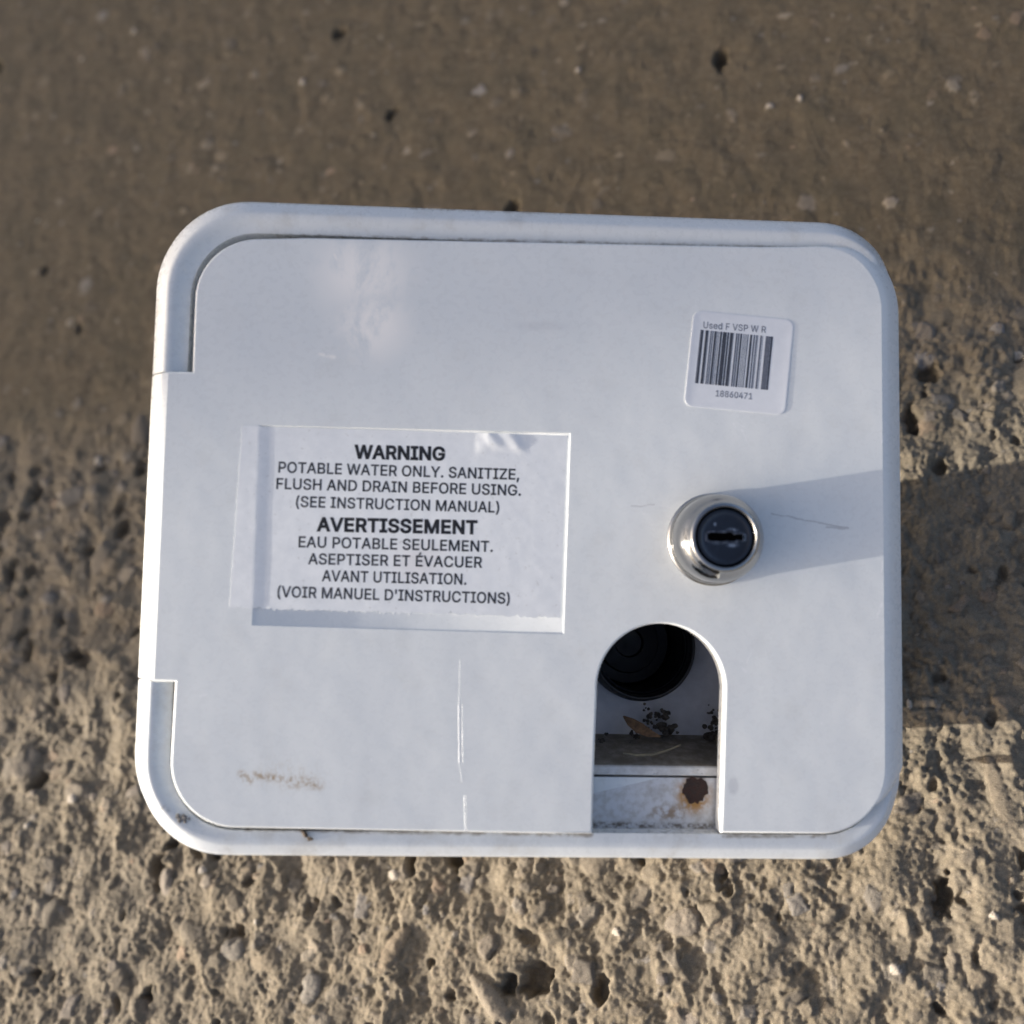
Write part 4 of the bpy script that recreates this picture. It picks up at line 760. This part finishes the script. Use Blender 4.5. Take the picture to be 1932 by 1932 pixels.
for (sc_, dz, jit) in ((1.0, 11.16, 0), (1.04, 11.28, 0), (1.14, 11.30, 0), (1.34, 11.21, 0)):
    for i_k, (x, y) in enumerate(kv):
        dx, dy = x - kc[0], y - kc[1]; L_ = math.hypot(dx, dy); add_ = (sc_ - 1) * 2.0
        V.append((x + dx / L_ * add_ * .8, y + (1 if dy > 0 else -1) * add_ * (.9 if abs(dx) < 3 else .55), dz))
nk = len(kv)
for i in range(3):
    for k in range(nk): F.append((i * nk + k, i * nk + (k + 1) % nk, (i + 1) * nk + (k + 1) % nk, (i + 1) * nk + k))
mesh_face('keyhole_rim', V, F, M_worn, lock, sharp=80)
V = [(x, y, 11.225) for x, y in kv]; mesh_face('keyhole', V, [tuple(range(len(V)))], M_slot, lock, smooth=False)
V, F = lathe((pc[0] + 4.4, pc[1] + .05), [(.75, 11.22), (.7, 11.42), (.45, 11.44), (.42, 11.26)], 20); 
V = [(pc[0] + 4.4 + (x - pc[0] - 4.4) * .45, y, z) for x, y, z in V]; mesh_face('keyhole_edge', V, F, M_chrome, lock)

# ================================================================== loose bits
def bit(name, V, F, mat, lab, cat, kind=None, sharp=30):
    o = mesh_face(name, V, F, mat, None, sharp=sharp); tag(o, lab, cat, kind); return o
def fpz(px, py, z): x, y = face_from_px(px, py, z); return (x, y, z)
def blade(path, wid, th=.12):
    V, F = [], []
    for i, p in enumerate(path):
        p = Vector(p); t = (Vector(path[min(i + 1, len(path) - 1)]) - Vector(path[max(i - 1, 0)])).normalized()
        s_ = t.cross(Vector((0, .35, 1))).normalized(); w = wid[i]
        for (a, z) in ((-1, 0), (0, .25 * w), (1, 0), (0, -th)): V.append(tuple(p + s_ * a * w + Vector((0, 0, z))))
    for i in range(len(path) - 1):
        for k in range(4): F.append((4 * i + k, 4 * i + (k + 1) % 4, 4 * i + 4 + (k + 1) % 4, 4 * i + 4 + k))
    F.append((3, 2, 1, 0)); e = 4 * (len(path) - 1); F.append((e, e + 1, e + 2, e + 3))
    return V, F
V, F = blade([fpz(1176, 1351, -24), fpz(1190, 1362, -22), fpz(1207, 1374, -20), fpz(1226, 1384, -18), fpz(1246, 1390, -16)], [.2, 1.2, 1.5, 1.0, .2])
bit('dry_leaf', V, F, M_leaf, 'curled brown dry leaf sliver leaning behind the ledge inside the arched opening', 'leaf')
V, F = tube([fpz(1176, 1421, -9), fpz(1200, 1425, -8.8), fpz(1230, 1424, -8.8), fpz(1258, 1416, -9.6), fpz(1284, 1405, -11)], [.2, .3, .32, .28, .15])
bit('straw', V, F, M_straw, 'pale thin straw lying on the dusty ledge inside the arched opening', 'straw')
rb = random.Random(8); V = []; F = []
def crumb(c_, r):
    bm = bmesh.new(); bmesh.ops.create_icosphere(bm, subdivisions=2, radius=r)
    b = len(V)
    for v in bm.verts: k = 1 + rb.uniform(-.3, .3); V.append((c_[0] + v.co.x * k * 1.1, c_[1] + v.co.y * k, c_[2] + v.co.z * k * .7))
    for f in bm.faces: F.append(tuple(b + v.index for v in f.verts))
    bm.free()
for (px, py, r, k) in ((1220, 1345, 1.0, 5), (1232, 1352, .8, 5), (1252, 1350, 1.1, 6), (1247, 1370, 1.5, 8), (1262, 1378, 1.3, 7), (1200, 1385, .9, 5), (1225, 1372, .8, 4), (1338, 1385, 1.8, 9), (1352, 1362, 1.2, 6), (1344, 1340, .8, 4), (1140, 1400, 1.0, 6)):
    for _ in range(k * 2): crumb(fpz(px + rb.gauss(0, 6), py + rb.gauss(0, 6), -23 + rb.uniform(-3, 2)), r * rb.uniform(.2, .55))
bit('dirt', V, F, M_dirt, 'dark dirt crumbs gathered at the back of the ledge inside the arched opening', 'dirt', 'stuff')
V, F = tube([fpz(553, 1557, -2.2), fpz(566, 1560, -1.2), fpz(572, 1568, -.9), fpz(577, 1577, -.5), fpz(583, 1583, -.2), fpz(590, 1583, .2)], [.30, .45, .42, .5, .55, .25])
bit('twig', V, F, M_twig, 'short dark bent twig stuck in the gap below the door, lower left', 'twig')
V, F = tube([fpz(572, 1568, -.8), fpz(563, 1573, -.6), fpz(590, 1590, -.4)], [.2, .25, .1])
V = []; F = []
for _ in range(26): crumb(fpz(346 + rb.gauss(0, 6), 1543 + rb.gauss(0, 5), -.55), rb.uniform(.15, .45))
bit('soil', V, F, M_soil, 'small grey smear of soil on the lower left corner of the white rim', 'soil', 'stuff')
